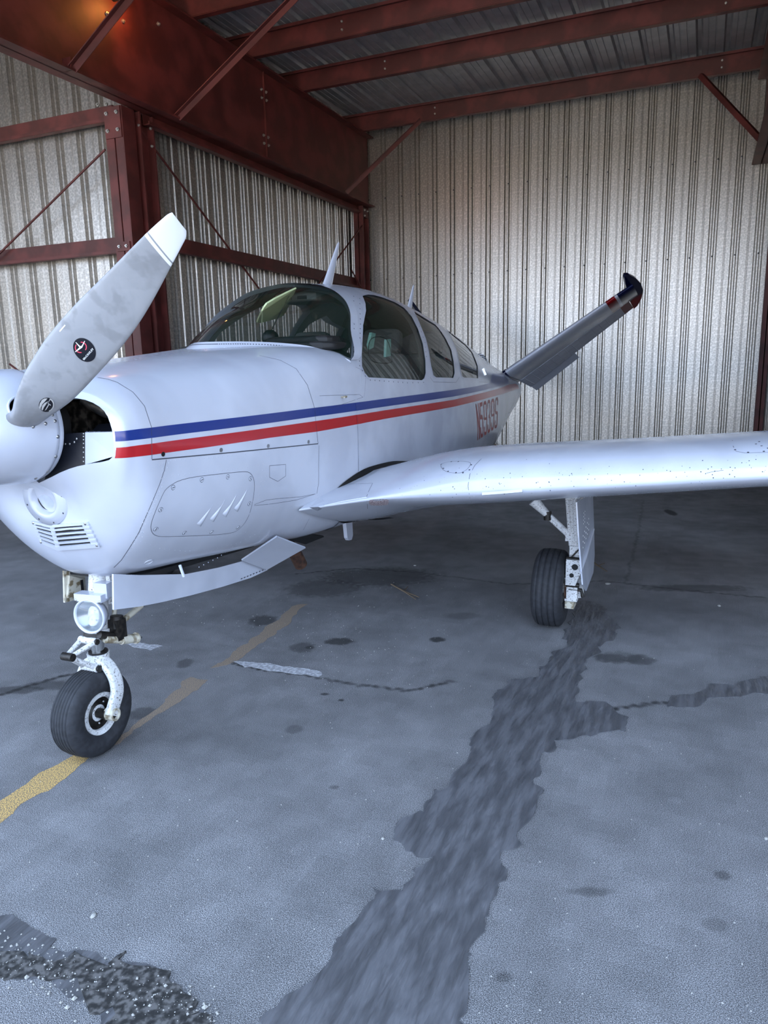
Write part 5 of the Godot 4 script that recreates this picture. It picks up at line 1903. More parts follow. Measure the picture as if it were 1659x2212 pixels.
# ---------------------------------------------------------------- nose: engine, lamp, grille
func nose_details() -> void:
	var s := Soup.new()
	# dark bulkhead and baffles behind the inlets
	s.box(Transform3D(Basis(), Vector3(-0.30, 1.24, 0)), Vector3(0.02, 0.44, 0.70))
	obj("engine_bulkhead", s, M.dark, plane)
	for sg in [-1.0, 1.0]:
		var e := Node3D.new()
		e.name = numbered_in(plane, "engine_cylinder")
		plane.add_child(e, true)
		s = Soup.new()
		var x := Transform3D(Basis(Vector3.RIGHT, Vector3.UP, Vector3.BACK), Vector3(-0.12, 1.385, 0)) if sg > 0 else Transform3D(Basis(Vector3.LEFT, Vector3.UP, Vector3.FORWARD), Vector3(-0.12, 1.385, 0))
		var pr := [Vector2(0.0, 0.12), Vector2(0.055, 0.12)]
		for k in 9:
			var z := 0.14 + k * 0.02
			pr.append(Vector2(0.055, z)); pr.append(Vector2(0.085, z + 0.001)); pr.append(Vector2(0.085, z + 0.006)); pr.append(Vector2(0.055, z + 0.007))
		pr.append(Vector2(0.055, 0.325)); pr.append(Vector2(0.0, 0.335))
		s.lathe(x, pr, 28)
		obj("barrel", s, M.engine, e)
		s = Soup.new()
		s.tube([x * Vector3(0.05, 0.02, 0.33), x * Vector3(0.10, 0.06, 0.30), x * Vector3(0.12, 0.03, 0.2)], [0.018], 12)
		s.tube([x * Vector3(0.14, 0.10, 0.10), x * Vector3(0.14, -0.1, 0.11)], [0.012], 10)
		obj("pipes", s, M.engine, e)
		s = Soup.new()
		s.box(Transform3D(Basis(), Vector3(0.02, 1.395, sg * 0.14)), Vector3(0.10, 0.15, 0.12))
		s.tube([Vector3(0.08, 1.44, sg * 0.20), Vector3(0.05, 1.40, sg * 0.27), Vector3(0.0, 1.38, sg * 0.33)], [0.022, 0.028, 0.02], 12)
		obj("crankcase", s, M.engine, e)
	# black plates and the white inlet ramp on the port side
	s = Soup.new()
	var A := func(px: float, py: float, x: float) -> Vector3: return at_plane(px, py, 0, x)
	s.quad(A.call(128, 938, 0.13), A.call(184, 934, 0.11), A.call(184, 1004, 0.12), A.call(96, 1036, 0.15), Vector3(1, 0, 0))
	s.quad(A.call(150, 924, 0.02), A.call(252, 912, 0.02), A.call(252, 936, 0.08), A.call(150, 942, 0.08), Vector3(1, 0.4, 0))
	obj("baffle_plate", s, M.baffle, plane)
	s = Soup.new()
	s.quad(A.call(184, 934, 0.130), A.call(248, 933, 0.128), A.call(249, 985, 0.132), A.call(184, 1004, 0.140), Vector3(1, 0, -0.3))
	s.quad(A.call(184, 934, 0.130), A.call(248, 933, 0.128), A.call(250, 931, 0.05), A.call(186, 931, 0.05), Vector3(0, 1, 0))
	obj("inlet_ramp", s, M.white, plane)
	s = Soup.new()
	for y in [937.0, 943.0, 950.0, 958.0, 967.0, 977.0, 988.0, 997.0]:
		var p: Vector3 = A.call(180, y, 0.135)
		dome(s, p, Vector3(1, 0, -0.2).normalized(), 0.003, 0.5, 6)
	for q in [[140.5, 959], [150, 959], [160, 955], [165, 948]]:
		dome(s, A.call(q[0], q[1], 0.135), Vector3(1, 0, 0), 0.0045, 0.5, 8)
	tag(obj("baffle_screws", s, M.steel, plane), "", "", "", "stuff")
	# landing lamp in the chin
	var h := on_skin(103, 1078)
	var m: Vector3 = (h[1] as Vector3)
	m = Vector3(1, -0.14, -0.06).normalized()
	var x := frame_on(h[0] + m * 0.012, m)
	var l := Node3D.new()
	l.name = "landing_lamp"
	plane.add_child(l, true)
	tag(l, "round landing lamp set into the chin below the spinner")
	s = Soup.new()
	s.lathe(x, [Vector2(0.098, -0.02), Vector2(0.098, 0.004), Vector2(0.075, 0.006), Vector2(0.071, 0.010), Vector2(0.060, 0.011), Vector2(0.055, 0.008), Vector2(0.050, -0.012), Vector2(0.046, -0.03)], 48, false)
	obj("bezel", s, M.white, l)
	s = Soup.new()
	for k in 8:
		var w := TAU * (k + 0.3) / 8
		dome(s, x * Vector3(0.088 * cos(w), 0.088 * sin(w), 0.005), m, 0.004, 0.3, 6)
	tag(obj("bezel_screws", s, M.joint, l), "", "", "", "stuff")
	s = Soup.new()
	s.lathe(x, [Vector2(0.050, -0.014), Vector2(0.046, -0.012), Vector2(0.044, -0.016)], 32)
	obj("gasket", s, M.black, l)
	s = Soup.new()
	s.lathe(x, [Vector2(0.046, -0.018), Vector2(0.03, -0.040), Vector2(0.012, -0.048), Vector2(0, -0.05)], 32, false)
	for i in s.n.size(): s.n[i] = -s.n[i]
	s = re_wound(s)
	obj("reflector", s, M.reflector, l)
	s = Soup.new()
	s.lathe(x, [Vector2(0.046, -0.016), Vector2(0.03, -0.010), Vector2(0.0, -0.007)], 32, false)
	obj("lens", s, M.lens, l)
	# slotted air intake, folded about the centre line
	var gr := Node3D.new()
	gr.name = "air_intake"
	plane.add_child(gr, true)
	tag(gr, "slotted white air intake grille on the chin")
	for sd in 2:
		var c: Array = [[113, 1133], [191, 1126], [217, 1179], [128, 1187]] if sd == 0 else [[113, 1133], [71, 1125], [91, 1171], [128, 1187]]
		var P := func(u: float, v: float, o: float) -> Vector3:
			var t := Vector2(c[0][0], c[0][1]).lerp(Vector2(c[1][0], c[1][1]), u)
			var w := Vector2(c[3][0], c[3][1]).lerp(Vector2(c[2][0], c[2][1]), u)
			var q := t.lerp(w, v)
			var k := on_skin(q.x, q.y)
			return k[0] + k[1] * o
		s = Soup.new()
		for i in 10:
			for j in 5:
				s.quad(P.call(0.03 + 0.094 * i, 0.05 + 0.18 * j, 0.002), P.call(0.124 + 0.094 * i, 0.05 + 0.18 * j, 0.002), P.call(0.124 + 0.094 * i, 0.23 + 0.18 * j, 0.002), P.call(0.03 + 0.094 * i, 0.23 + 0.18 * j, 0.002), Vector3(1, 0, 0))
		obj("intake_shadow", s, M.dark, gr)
		for k in 6:
			s = Soup.new()
			var v0 := 0.0 + k * 0.17
			var v1 := v0 + (0.07 if k in [1, 2, 3, 4] else 0.11)
			if k == 5: v1 = 1.0
			bar(s, P, 0.0, 1.0, v0, v1)
			obj("slat", s, M.white, gr)
		for u in [[0.0, 0.07], [0.84, 1.0]]:
			s = Soup.new()
			bar(s, P, u[0], u[1], 0.0, 1.0)
			obj("frame_side", s, M.white, gr)
		for sc in [[0.93, 0.06], [0.95, 0.92]]:
			s = Soup.new()
			dome(s, P.call(sc[0], sc[1], 0.009), on_skin(c[1][0], c[1][1])[1], 0.0055, 0.3, 8)
			obj("grille_screw", s, M.steel, gr)




func bar(s: Soup, P: Callable, u0: float, u1: float, v0: float, v1: float) -> void:
	var n := 8
	var h := 0.009
	for i in n:
		var a := lerpf(u0, u1, float(i) / n)
		var b := lerpf(u0, u1, float(i + 1) / n)
		var up: Vector3 = P.call(a, v0, 0.0) - P.call(a, v1, 0.0)
		s.quad(P.call(a, v0, h), P.call(b, v0, h), P.call(b, v1, h), P.call(a, v1, h), P.call(a, v0, h) - P.call(a, v0, 0.0))
		s.quad(P.call(a, v0, 0.0), P.call(b, v0, 0.0), P.call(b, v0, h), P.call(a, v0, h), up)
		s.quad(P.call(a, v1, 0.0), P.call(b, v1, 0.0), P.call(b, v1, h), P.call(a, v1, h), -up)
	for u in [u0, u1]:
		var o: Vector3 = P.call(u, v0, 0.0) - P.call((u0 + u1) * 0.5, v0, 0.0)
		s.quad(P.call(u, v0, 0.0), P.call(u, v1, 0.0), P.call(u, v1, h), P.call(u, v0, h), o)


func panel_from(px: Array, zs: Array, thick: float, out: Vector3, n := 1) -> Soup:
	# a plate through four pixel corners, each at its own z
	var q := []
	for i in 4: q.append(at_plane(px[i][0], px[i][1], 2, zs[i]))
	return plate(q, thick, out, 0.0)


func plate(q: Array, thick: float, out: Vector3, bulge: float) -> Soup:
	var s := Soup.new()
	var nn: Vector3 = (q[1] - q[0]).cross(q[3] - q[0]).normalized()
	if nn.dot(out) < 0.0: nn = -nn
	var n := 10
	for f in [0.0, -thick]:
		var g := []
		for i in n + 1:
			var row := []
			for j in n + 1:
				var u := float(i) / n
				var v := float(j) / n
				row.append((q[0].lerp(q[1], u) as Vector3).lerp(q[3].lerp(q[2], u), v) + nn * (f + bulge * sin(PI * v)))
			g.append(row)
		var t := Soup.new()
		t.sheet(g)
		for i in t.n.size():
			if t.n[i].dot(nn) * (1.0 if f == 0.0 else -1.0) < 0.0: t.n[i] = -t.n[i]
		s.add(re_wound(t))
		if f == 0.0: continue
		for i in n:
			var u := float(i) / n
			var w := float(i + 1) / n
			for e in 4:
				var P := func(k: float, o: float) -> Vector3:
					var uu: float = [k, k, 0.0, 1.0][e]
					var vv: float = [0.0, 1.0, k, k][e]
					return (q[0].lerp(q[1], uu) as Vector3).lerp(q[3].lerp(q[2], uu), vv) + nn * (o + bulge * sin(PI * vv))
				var a: Vector3 = P.call(u, 0.0)
				var c: Vector3 = (q[0] + q[1] + q[2] + q[3]) / 4.0
				s.quad(a, P.call(w, 0.0), P.call(w, f), P.call(u, f), a - c)
	return s


func side_details() -> void:
	# cowl flap hanging open under the port side
	var s := panel_from([[522, 1211], [598, 1160], [660, 1184], [577, 1231]], [-0.20, -0.415, -0.415, -0.21], 0.008, Vector3(-0.3, -0.3, -1))
	var f := obj("cowl_flap", s, M.white, plane)
	tag(f, "open cowl flap behind the nose wheel doors")
	# dark opening it leaves, and the exhaust stack behind
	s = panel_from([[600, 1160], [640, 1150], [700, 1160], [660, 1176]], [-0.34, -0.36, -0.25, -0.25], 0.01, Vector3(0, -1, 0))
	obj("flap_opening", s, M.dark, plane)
	s = Soup.new()
	s.tube([at_plane(618, 1168, 2, -0.24), at_plane(640, 1200, 2, -0.24), at_plane(650, 1220, 2, -0.24)], [0.036, 0.036, 0.036], 18)
	obj("exhaust_stack", s, M.rust, plane)
	# nose wheel doors
	var q := [at_plane(243, 1240, 2, -0.165), at_plane(577, 1196, 2, -0.165), at_plane(577, 1233, 2, -0.185), at_plane(244, 1317, 2, -0.185)]
	s = Soup.new()
	var outl := PackedVector2Array()
	for p in [[243, 1240], [300, 1242], [400, 1240], [470, 1226], [522, 1212], [577, 1231], [540, 1248], [480, 1267], [410, 1286], [350, 1300], [300, 1310], [244, 1317]]:
		var w := at_plane(p[0], p[1], 2, -0.175)
		outl.append(Vector2(w.x, w.y))
	s.prism(Transform3D(Basis(), Vector3(0, 0, 0)), outl, -0.180, -0.172)
	var d := obj("nose_gear_door", s, M.white, plane)
	tag(d, "long white nose wheel door on the port side")
	s = Soup.new()
	for i in 9:
		var t := i / 8.0
		var p := at_plane(lerpf(522, 574, t), lerpf(1250, 1229, t), 2, -0.182)
		s.box(Transform3D(Basis(), p), Vector3(0.012, 0.004, 0.002))
	tag(obj("hinge_knuckles", s, M.joint, d), "", "", "", "stuff")
	s = Soup.new()
	outl = PackedVector2Array()
	for p in [[138, 1233], [184, 1241], [186, 1289], [140, 1302]]:
		var w := at_plane(p[0], p[1], 2, 0.16)
		outl.append(Vector2(w.x, w.y))
	# starboard door, its pressed inner face towards us
	s.prism(Transform3D(Basis(), Vector3.ZERO), outl, 0.16, 0.168)
	d = obj("nose_gear_door", s, M.cream, plane)
	tag(d, "grimy inner face of the starboard nose wheel door")
	s = Soup.new()
	outl = PackedVector2Array()
	for p in [[150, 1243], [180, 1251], [181, 1283], [146, 1292]]:
		var w := at_plane(p[0], p[1], 2, 0.15)
		outl.append(Vector2(w.x, w.y))
	s.prism(Transform3D(Basis(), Vector3.ZERO), outl, 0.148, 0.162)
	obj("inner_pressing", s, M.cream, d)
	s = Soup.new()
	s.box(Transform3D(Basis(), at_plane(178, 1270, 2, 0.146)), Vector3(0.012, 0.07, 0.004))
	obj("slot", s, M.greasy, d)
	# dark slab standing in for the shade of the open wheel bay
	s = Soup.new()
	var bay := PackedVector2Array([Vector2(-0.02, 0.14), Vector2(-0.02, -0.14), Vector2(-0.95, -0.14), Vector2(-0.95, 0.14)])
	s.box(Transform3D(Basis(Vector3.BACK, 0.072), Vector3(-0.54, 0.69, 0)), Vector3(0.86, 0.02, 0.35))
	obj("wheel_bay_shade", s, M.dark, plane)


# ---------------------------------------------------------------- landing gear
func tyre(parent: Node, at: Vector3, R: float, w: float, rim: float, grooves: int, label := "") -> void:
	# tyre of revolution about z
	var pr := []
	var hw := w / 2
	var prof := []
	# outer half profile from rim to tread, then mirrored
	prof.append(Vector2(rim, -hw * 0.62))
	prof.append(Vector2(rim + 0.010, -hw * 0.74))
	prof.append(Vector2(rim + (R - rim) * 0.35, -hw * 0.98))
	prof.append(Vector2(rim + (R - rim) * 0.55, -hw))
	prof.append(Vector2(rim + (R - rim) * 0.75, -hw * 0.94))
	prof.append(Vector2(R - (R - rim) * 0.10, -hw * 0.80))
	prof.append(Vector2(R - (R - rim) * 0.035, -hw * 0.66))
	for k in grooves:
		var z := lerpf(-hw * 0.56, hw * 0.56, float(k) / (grooves - 1))
		var r := R - (R - rim) * 0.03 * pow(absf(z) / hw, 2) * 3.0
		prof.append(Vector2(r, z - 0.0035))
		prof.append(Vector2(r - 0.006, z - 0.0026))
		prof.append(Vector2(r - 0.006, z + 0.0026))
		prof.append(Vector2(r, z + 0.0035))
	for k in range(6, -1, -1):
		prof.append(Vector2(prof[k].x, -prof[k].y))
	var s := Soup.new()
	s.lathe(Transform3D(Basis(), at), prof, 72, false)
	obj("tyre", s, M.rubber, parent)


func nose_gear() -> void:
	var g := Node3D.new()
	g.name = "nose_gear"
	plane.add_child(g, true)
	tag(g, "nose wheel on a worn white forked strut")
	var R := 0.177
	var ax := Vector3(0.0, R, 0.0)
	tyre(g, ax, R, 0.128, 0.080, 6)
	var s := Soup.new()
	s.lathe(Transform3D(Basis(), ax), [Vector2(0.0, -0.03), Vector2(0.035, -0.03), Vector2(0.045, -0.022), Vector2(0.056, -0.018), Vector2(0.066, -0.034), Vector2(0.068, -0.046), Vector2(0.086, -0.052), Vector2(0.087, -0.046), Vector2(0.080, -0.03), Vector2(0.078, 0.03), Vector2(0.087, 0.046), Vector2(0.086, 0.052), Vector2(0.066, 0.04), Vector2(0.03, 0.03), Vector2(0, 0.03)], 40)
	obj("wheel_rim", s, M.white_worn, g)
	s = Soup.new()
	s.lathe(Transform3D(Basis(), ax), [Vector2(0.066, -0.0345), Vector2(0.056, -0.0195), Vector2(0.045, -0.0235), Vector2(0.034, -0.032)], 32)
	obj("wheel_recess", s, M.greasy, g)
	for k in 3:
		s = Soup.new()
		var w := TAU * k / 3 + 0.4
		dome(s, ax + Vector3(0.05 * cos(w), 0.05 * sin(w), -0.024), Vector3(0, 0, -1), 0.006, 0.8, 6)
		obj("wheel_bolt", s, M.steel, g)
	s = Soup.new()
	s.tube([ax + Vector3(0, 0, -0.075), ax + Vector3(0, 0, 0.075)], [0.02], 16)
	obj("axle", s, M.greasy, g)
	# upper housing, piston
	var top := at_plane(220, 1240, 2, 0.0)
	var low := at_plane(209, 1372, 2, 0.0)
	s = Soup.new()
	s.tube([top + Vector3(0, 0.06, 0), low], [0.043, 0.040], 28)
	s.tube([low + (top - low) * 0.02, low + (top - low) * 0.12], [0.049, 0.049], 28)
	obj("strut_housing", s, M.white_worn, g)
	s = Soup.new()
	s.tube([low + (top - low) * -0.02, low + (top - low) * 0.05], [0.051], 24)
	obj("grease_collar", s, M.greasy, g)
	var pb := at_plane(212, 1408, 2, 0.0)
	s = Soup.new()
	s.tube([low, pb], [0.026], 24)
	obj("piston", s, M.chrome, g)
	s = Soup.new()
	s.tube([pb + Vector3(0, 0.006, 0), pb - Vector3(0, 0.004, 0)], [0.038], 24)
	obj("piston_ring", s, M.black, g)
	# fork: cap and one curved leg each side
	var f := Soup.new()
	f.tube([pb - Vector3(0, 0.002, 0), pb - Vector3(0, 0.05, 0)], [0.045, 0.040], 20)
	for sg in [-1.0, 1.0]:
		var pts := []
		for k in [[214, 1420, 0.01], [234, 1438, 0.055], [249, 1465, 0.085], [253, 1495, 0.092], [246, 1523, 0.092], [240, 1545, 0.092]]:
			var p := at_plane(k[0], k[1], 2, -k[2])
			pts.append(Vector3(p.x, p.y, p.z * -sg))
		pts = smooth_line(pts, 4)
		leg(f, pts, 0.060, 0.028)
	obj("fork", f, M.white_worn, g)
	s = Soup.new()
	var c := at_plane(246, 1543, 2, -0.100)
	s.lathe(Transform3D(Basis(Vector3.RIGHT, Vector3.DOWN, Vector3.FORWARD), c + Vector3(0, 0, 0.03)), [Vector2(0.028, 0.0), Vector2(0.026, 0.042), Vector2(0.019, 0.044), Vector2(0.018, 0.01), Vector2(0, 0.01)], 24)
	obj("axle_socket", s, M.cream, g)
	s = Soup.new()
	s.lathe(Transform3D(Basis(Vector3.RIGHT, Vector3.DOWN, Vector3.FORWARD), c + Vector3(0, 0, 0.03)), [Vector2(0.0178, 0.03), Vector2(0, 0.012)], 24)
	obj("socket_bore", s, M.greasy, g)
	# torque links in front
	s = Soup.new()
	var kn := at_plane(147, 1419, 2, 0.0)
	var ua := at_plane(192, 1383, 2, 0.0)
	var lb := at_plane(196, 1441, 2, 0.0)
	for z in [-0.03, 0.03]:
		s.tube([ua + Vector3(0, 0, z * 1.25), kn + Vector3(0.0, 0, z * 0.35)], [0.011, 0.009], 10)
		s.tube([lb + Vector3(0, 0, z), kn + Vector3(0.0, 0, z * 0.35)], [0.011, 0.009], 10)
	s.tube([ua + Vector3(0.004, 0, -0.042), ua + Vector3(0.004, 0, 0.042)], [0.015], 12)
	s.tube([lb + Vector3(0.0, 0, -0.04), lb + Vector3(0.0, 0, 0.04)], [0.017], 12)
	s.tube([ua, ua + Vector3(-0.06, 0.0, 0)], [0.02], 10)
	s.tube([lb, lb + Vector3(-0.06, 0.02, 0)], [0.022], 10)
	obj("torque_links", s, M.white_worn, g)
	s = Soup.new()
	s.tube([kn + Vector3(0, 0, -0.026), kn + Vector3(0, 0, 0.026)], [0.016], 12)
	s.tube([ua + Vector3(0.004, 0, -0.050), ua + Vector3(0.004, 0, -0.042)], [0.012], 8)
	s.tube([lb + Vector3(0, 0, -0.05), lb + Vector3(0, 0, -0.04)], [0.014], 8)
	obj("link_pins", s, M.greasy, g)
	# shimmy damper to the rear
	s = Soup.new()
	var d0 := at_plane(228, 1381, 2, -0.06)
	var d1 := at_plane(262, 1382, 2, -0.07)
	var d2 := at_plane(296, 1378, 2, -0.08)
	s.tube([d0, d1], [0.016, 0.016], 12)
	s.tube([d1, d2], [0.020, 0.019], 16)
	s.tube([d2.lerp(d1, 0.12), d2.lerp(d1, 0.02)], [0.024, 0.024], 16)
	obj("shimmy_damper", s, M.cream, g)
	s = Soup.new()
	s.box(Transform3D(Basis(), at_plane(254, 1358, 2, -0.06)), Vector3(0.05, 0.085, 0.05))
	s.tube([at_plane(252, 1330, 2, -0.06), at_plane(252, 1356, 2, -0.06)], [0.026], 14)
	s.tube([at_plane(214, 1371, 2, -0.05), at_plane(250, 1375, 2, -0.06)], [0.016], 10)
	obj("steering_fitting", s, M.greasy, g)
	s = Soup.new()
	s.tube([d2, d2.lerp(d1, -0.3)], [0.004], 6)
	obj("damper_rod", s, M.steel, g)
	s = Soup.new()
	s.tube([at_plane(254, 1350, 2, -0.05), at_plane(305, 1308, 2, -0.05)], [0.013, 0.013], 12)
	s.tube([at_plane(246, 1345, 2, -0.03), at_plane(248, 1305, 2, -0.03)], [0.010], 10)
	obj("drag_brace", s, M.cream, g)
	# taxi lamp on the strut
	var l := Node3D.new()
	l.name = numbered_in(plane, "taxi_lamp")
	plane.add_child(l, true)
	tag(l, "round taxi lamp in a white housing on the nose strut")
	var cc := at_plane(211, 1319, 2, -0.01) + Vector3(0.055, -0.004, -0.012)
	var x := frame_on(cc, Vector3(1, 0.02, -0.12).normalized())
	s = Soup.new()
	s.lathe(x, [Vector2(0.0, -0.05), Vector2(0.05, -0.05), Vector2(0.066, -0.02), Vector2(0.070, -0.004), Vector2(0.072, 0.006), Vector2(0.068, 0.010), Vector2(0.064, 0.006), Vector2(0.062, 0.0)], 48, false)
	obj("housing", s, M.white, l)
	s = Soup.new()
	s.lathe(x, [Vector2(0.062, 0.0), Vector2(0.045, -0.026), Vector2(0.02, -0.038), Vector2(0, -0.04)], 40, false)
	for i in s.n.size(): s.n[i] = -s.n[i]
	obj("reflector", re_wound(s), M.reflector, l)
	s = Soup.new()
	s.lathe(x, [Vector2(0.063, 0.002), Vector2(0.045, 0.009), Vector2(0.02, 0.013), Vector2(0, 0.014)], 40, false)
	obj("lens", s, M.lens, l)
	s = Soup.new()
	s.box(Transform3D(x.basis, x * Vector3(0.0, 0.075, -0.02)), Vector3(0.125, 0.03, 0.05))
	s.box(Transform3D(x.basis, x * Vector3(0.04, 0.10, -0.05)), Vector3(0.06, 0.06, 0.05))
	obj("bracket", s, M.white, l)
	for u in [-0.055, 0.055]:
		s = Soup.new()
		dome(s, x * Vector3(u, 0.064, 0.006), x.basis.z, 0.006, 0.6, 8)
		obj("bracket_screw", s, M.steel, l)
	# small fairing strip right of the strut top
	s = Soup.new()
	s.box(Transform3D(Basis(), at_plane(240, 1262, 2, -0.06)), Vector3(0.03, 0.16, 0.02))
	obj("strut_bracket", s, M.white_worn, g)


func leg(s: Soup, pts: Array, w: float, t: float) -> void:      # a flat curved arm with rounded edges
	var rings := []
	for i in pts.size():
		var d: Vector3 = (pts[mini(i + 1, pts.size() - 1)] - pts[maxi(i - 1, 0)]).normalized()
		var a := d.cross(Vector3(0, 0, 1)).normalized()
		var b := a.cross(d).normalized()
		var ring := []
		for k in 17:
			var u := TAU * k / 16
			var cx := signf(cos(u)) * pow(absf(cos(u)), 0.55)
			var sy := signf(sin(u)) * pow(absf(sin(u)), 0.55)
			ring.append(pts[i] + a * (w * 0.5 * cx) + b * (t * 0.5 * sy))
		rings.append(ring)
	var q := Soup.new()
	q.sheet(rings)
	for i in q.n.size():
		var best := 1e9
		var m := Vector3.ZERO
		for p in pts:
			var dd: float = p.distance_squared_to(q.v[i])
			if dd < best: best = dd; m = p
		if q.n[i].dot(q.v[i] - m) < 0.0: q.n[i] = -q.n[i]
	s.add(re_wound(q))
	for e in [0, pts.size() - 1]:
		for k in 16:
			s.flat(pts[e], rings[e][k], rings[e][k + 1], pts[e] - pts[clampi(pts.size() - 1 - e, 1, pts.size() - 2)])


func main_gear(sg: float) -> void:
	var g := Node3D.new()
	g.name = numbered_in(plane, "main_gear")
	plane.add_child(g, true)
	var F := func(p: Vector3) -> Vector3: return p if sg < 0 else mz(p)
	var A := func(px: float, py: float, z: float) -> Vector3: return F.call(at_plane(px, py, 2, z))
	var R := 0.229
	tyre(g, F.call(Vector3(-2.12, R, -1.46)), R, 0.178, 0.095, 4)
	var s := Soup.new()
	var cx := Transform3D(Basis(), F.call(Vector3(-2.12, R, -1.46)))
	s.lathe(cx, [Vector2(0, -0.06), Vector2(0.06, -0.06), Vector2(0.088, -0.066), Vector2(0.10, -0.06), Vector2(0.094, -0.03), Vector2(0.094, 0.03), Vector2(0.10, 0.06), Vector2(0.088, 0.066), Vector2(0.06, 0.06), Vector2(0, 0.06)], 36)
	obj("wheel_rim", s, M.white_worn, g)
	s = Soup.new()
	s.lathe(Transform3D(Basis(), F.call(Vector3(-2.12, R, -1.553))), [Vector2(0.05, -0.006), Vector2(0.088, -0.006), Vector2(0.088, 0.006), Vector2(0.05, 0.006)], 40)
	obj("brake_disc", s, M.rust, g)
	# strut
	s = Soup.new()
	var t0: Vector3 = F.call(Vector3(-2.10, 0.80, -1.575))
	var t1: Vector3 = F.call(Vector3(-2.10, 0.50, -1.60))
	var t2: Vector3 = F.call(Vector3(-2.11, 0.235, -1.605))
	s.tube([t0, t1], [0.036, 0.033], 20)
	s.tube([t0 + F.call(Vector3(0.03, 0, -0.01)), t1 + F.call(Vector3(0.03, 0, -0.005))], [0.016], 12)
	s.tube([t0 + F.call(Vector3(0.02, 0, 0.035)), t1 + F.call(Vector3(0.02, 0, 0.03))], [0.012], 12)
	s.tube([t1 + Vector3(0, 0.05, 0), t1 - Vector3(0, 0.07, 0)], [0.041], 20)
	s.box(Transform3D(Basis(), t1 + F.call(Vector3(0.03, -0.02, 0.0))), Vector3(0.05, 0.05, 0.06))
	obj("strut_housing", s, M.white_worn, g)
	s = Soup.new()
	s.tube([t1, t2], [0.024], 18)
	obj("piston", s, M.chrome, g)
	s = Soup.new()
	s.tube([t2 + Vector3(0, 0.10, 0), t2 + Vector3(0, -0.04, 0)], [0.038, 0.044], 18)
	s.tube([t2 + Vector3(0, 0, 0), F.call(Vector3(-2.12, R, -1.52))], [0.03], 14)
	s.box(Transform3D(Basis(), t2 + F.call(Vector3(0.045, -0.01, 0.02))), Vector3(0.05, 0.09, 0.07))
	obj("axle_block", s, M.white_worn, g)
	s = Soup.new()
	s.box(Transform3D(Basis(), t2 + F.call(Vector3(0.04, -0.075, 0.025))), Vector3(0.09, 0.04, 0.05))
	obj("brake_caliper", s, M.cream, g)
	s = Soup.new()
	s.box(Transform3D(Basis(), t2 + F.call(Vector3(0.05, 0.06, 0.03))), Vector3(0.04, 0.05, 0.04))
	s.tube([t2 + F.call(Vector3(0.06, 0.075, 0.06)), t2 + F.call(Vector3(0.06, 0.075, 0.0))], [0.012], 10)
	obj("brake_bracket", s, M.steel, g)
	# torque links
	s = Soup.new()
	var P := PackedVector2Array([Vector2(-0.045, 0.07), Vector2(0.035, 0.07), Vector2(0.05, 0.03), Vector2(0.01, -0.08), Vector2(-0.045, -0.08)])
	var hole := PackedVector2Array()
	var fr := Transform3D(Basis(F.call(Vector3(0, 0, -1)), Vector3.UP, Vector3.RIGHT), t1 + F.call(Vector3(0.07, -0.14, 0.0)))
	s.prism(fr, P, -0.008, 0.008)
	obj("torque_link", s, M.white_worn, g)
	for q in [[0.005, 0.03, 0.018], [-0.012, -0.02, 0.013]]:
		s = Soup.new()
		s.lathe(fr.translated_local(Vector3(q[0], q[1], 0.0085)), [Vector2(q[2], 0), Vector2(0, 0.0002)], 16)
		obj("lightening_hole", s, M.dark, g)
	s = Soup.new()
	s.tube([t1 + F.call(Vector3(0.06, -0.07, 0.045)), t1 + F.call(Vector3(0.06, -0.07, -0.045))], [0.013], 10)
	obj("link_pin", s, M.greasy, g)
	s = Soup.new()
	s.tube([t1 + F.call(Vector3(0.065, -0.22, 0.045)), t1 + F.call(Vector3(0.065, -0.22, -0.03))], [0.013], 10)
	s.tube([t1 + F.call(Vector3(0.05, -0.25, 0.03)), t1 + F.call(Vector3(0.05, -0.25, -0.04)), t1 + F.call(Vector3(0.05, -0.29, -0.05))], [0.011], 8)
	obj("link_pin", s, M.greasy, g)
	s = Soup.new()
	s.tube([t1 + F.call(Vector3(0.055, 0.0, -0.03)), t1 + F.call(Vector3(0.06, -0.06, 0.02)), t1 + F.call(Vector3(0.05, -0.2, 0.02)), t2 + F.call(Vector3(0.06, 0.05, 0.02))], [0.005], 8)
	obj("brake_hose", s, M.greasy, g)
	# drag brace from the wing down to the strut
	s = Soup.new()
	var b0: Vector3 = A.call(1152, 1092, -1.36)
	var b1: Vector3 = A.call(1183, 1112, -1.44)
	var b2: Vector3 = A.call(1228, 1154, -1.555)
	s.tube([b0 + Vector3(0, 0.03, 0), b1], [0.034, 0.020], 12)
	s.tube([b1 + Vector3(0, 0.008, 0), b2 + Vector3(0, 0.008, 0)], [0.013], 10)
	s.tube([b1 - Vector3(0, 0.012, 0), b2 - Vector3(0, 0.012, 0)], [0.011], 10)
	s.box(Transform3D(Basis(), b2 + F.call(Vector3(0, -0.01, -0.01))), Vector3(0.03, 0.055, 0.05))
	obj("drag_brace", s, M.white_worn, g)
	s = Soup.new()
	s.tube([b1 + Vector3(0, 0.02, 0), b1 - Vector3(0, 0.03, 0)], [0.022], 10)
	obj("brace_knuckle", s, M.greasy, g)
	# leg door outboard of the strut
	var o2 := PackedVector2Array()
	for p in [[-1.90, 0.79], [-2.50, 0.75], [-2.46, 0.56], [-2.40, 0.375], [-2.30, 0.29], [-2.0, 0.265], [-1.90, 0.33], [-1.885, 0.60]]:
		o2.append(Vector2(p[0], p[1]))
	s = Soup.new()
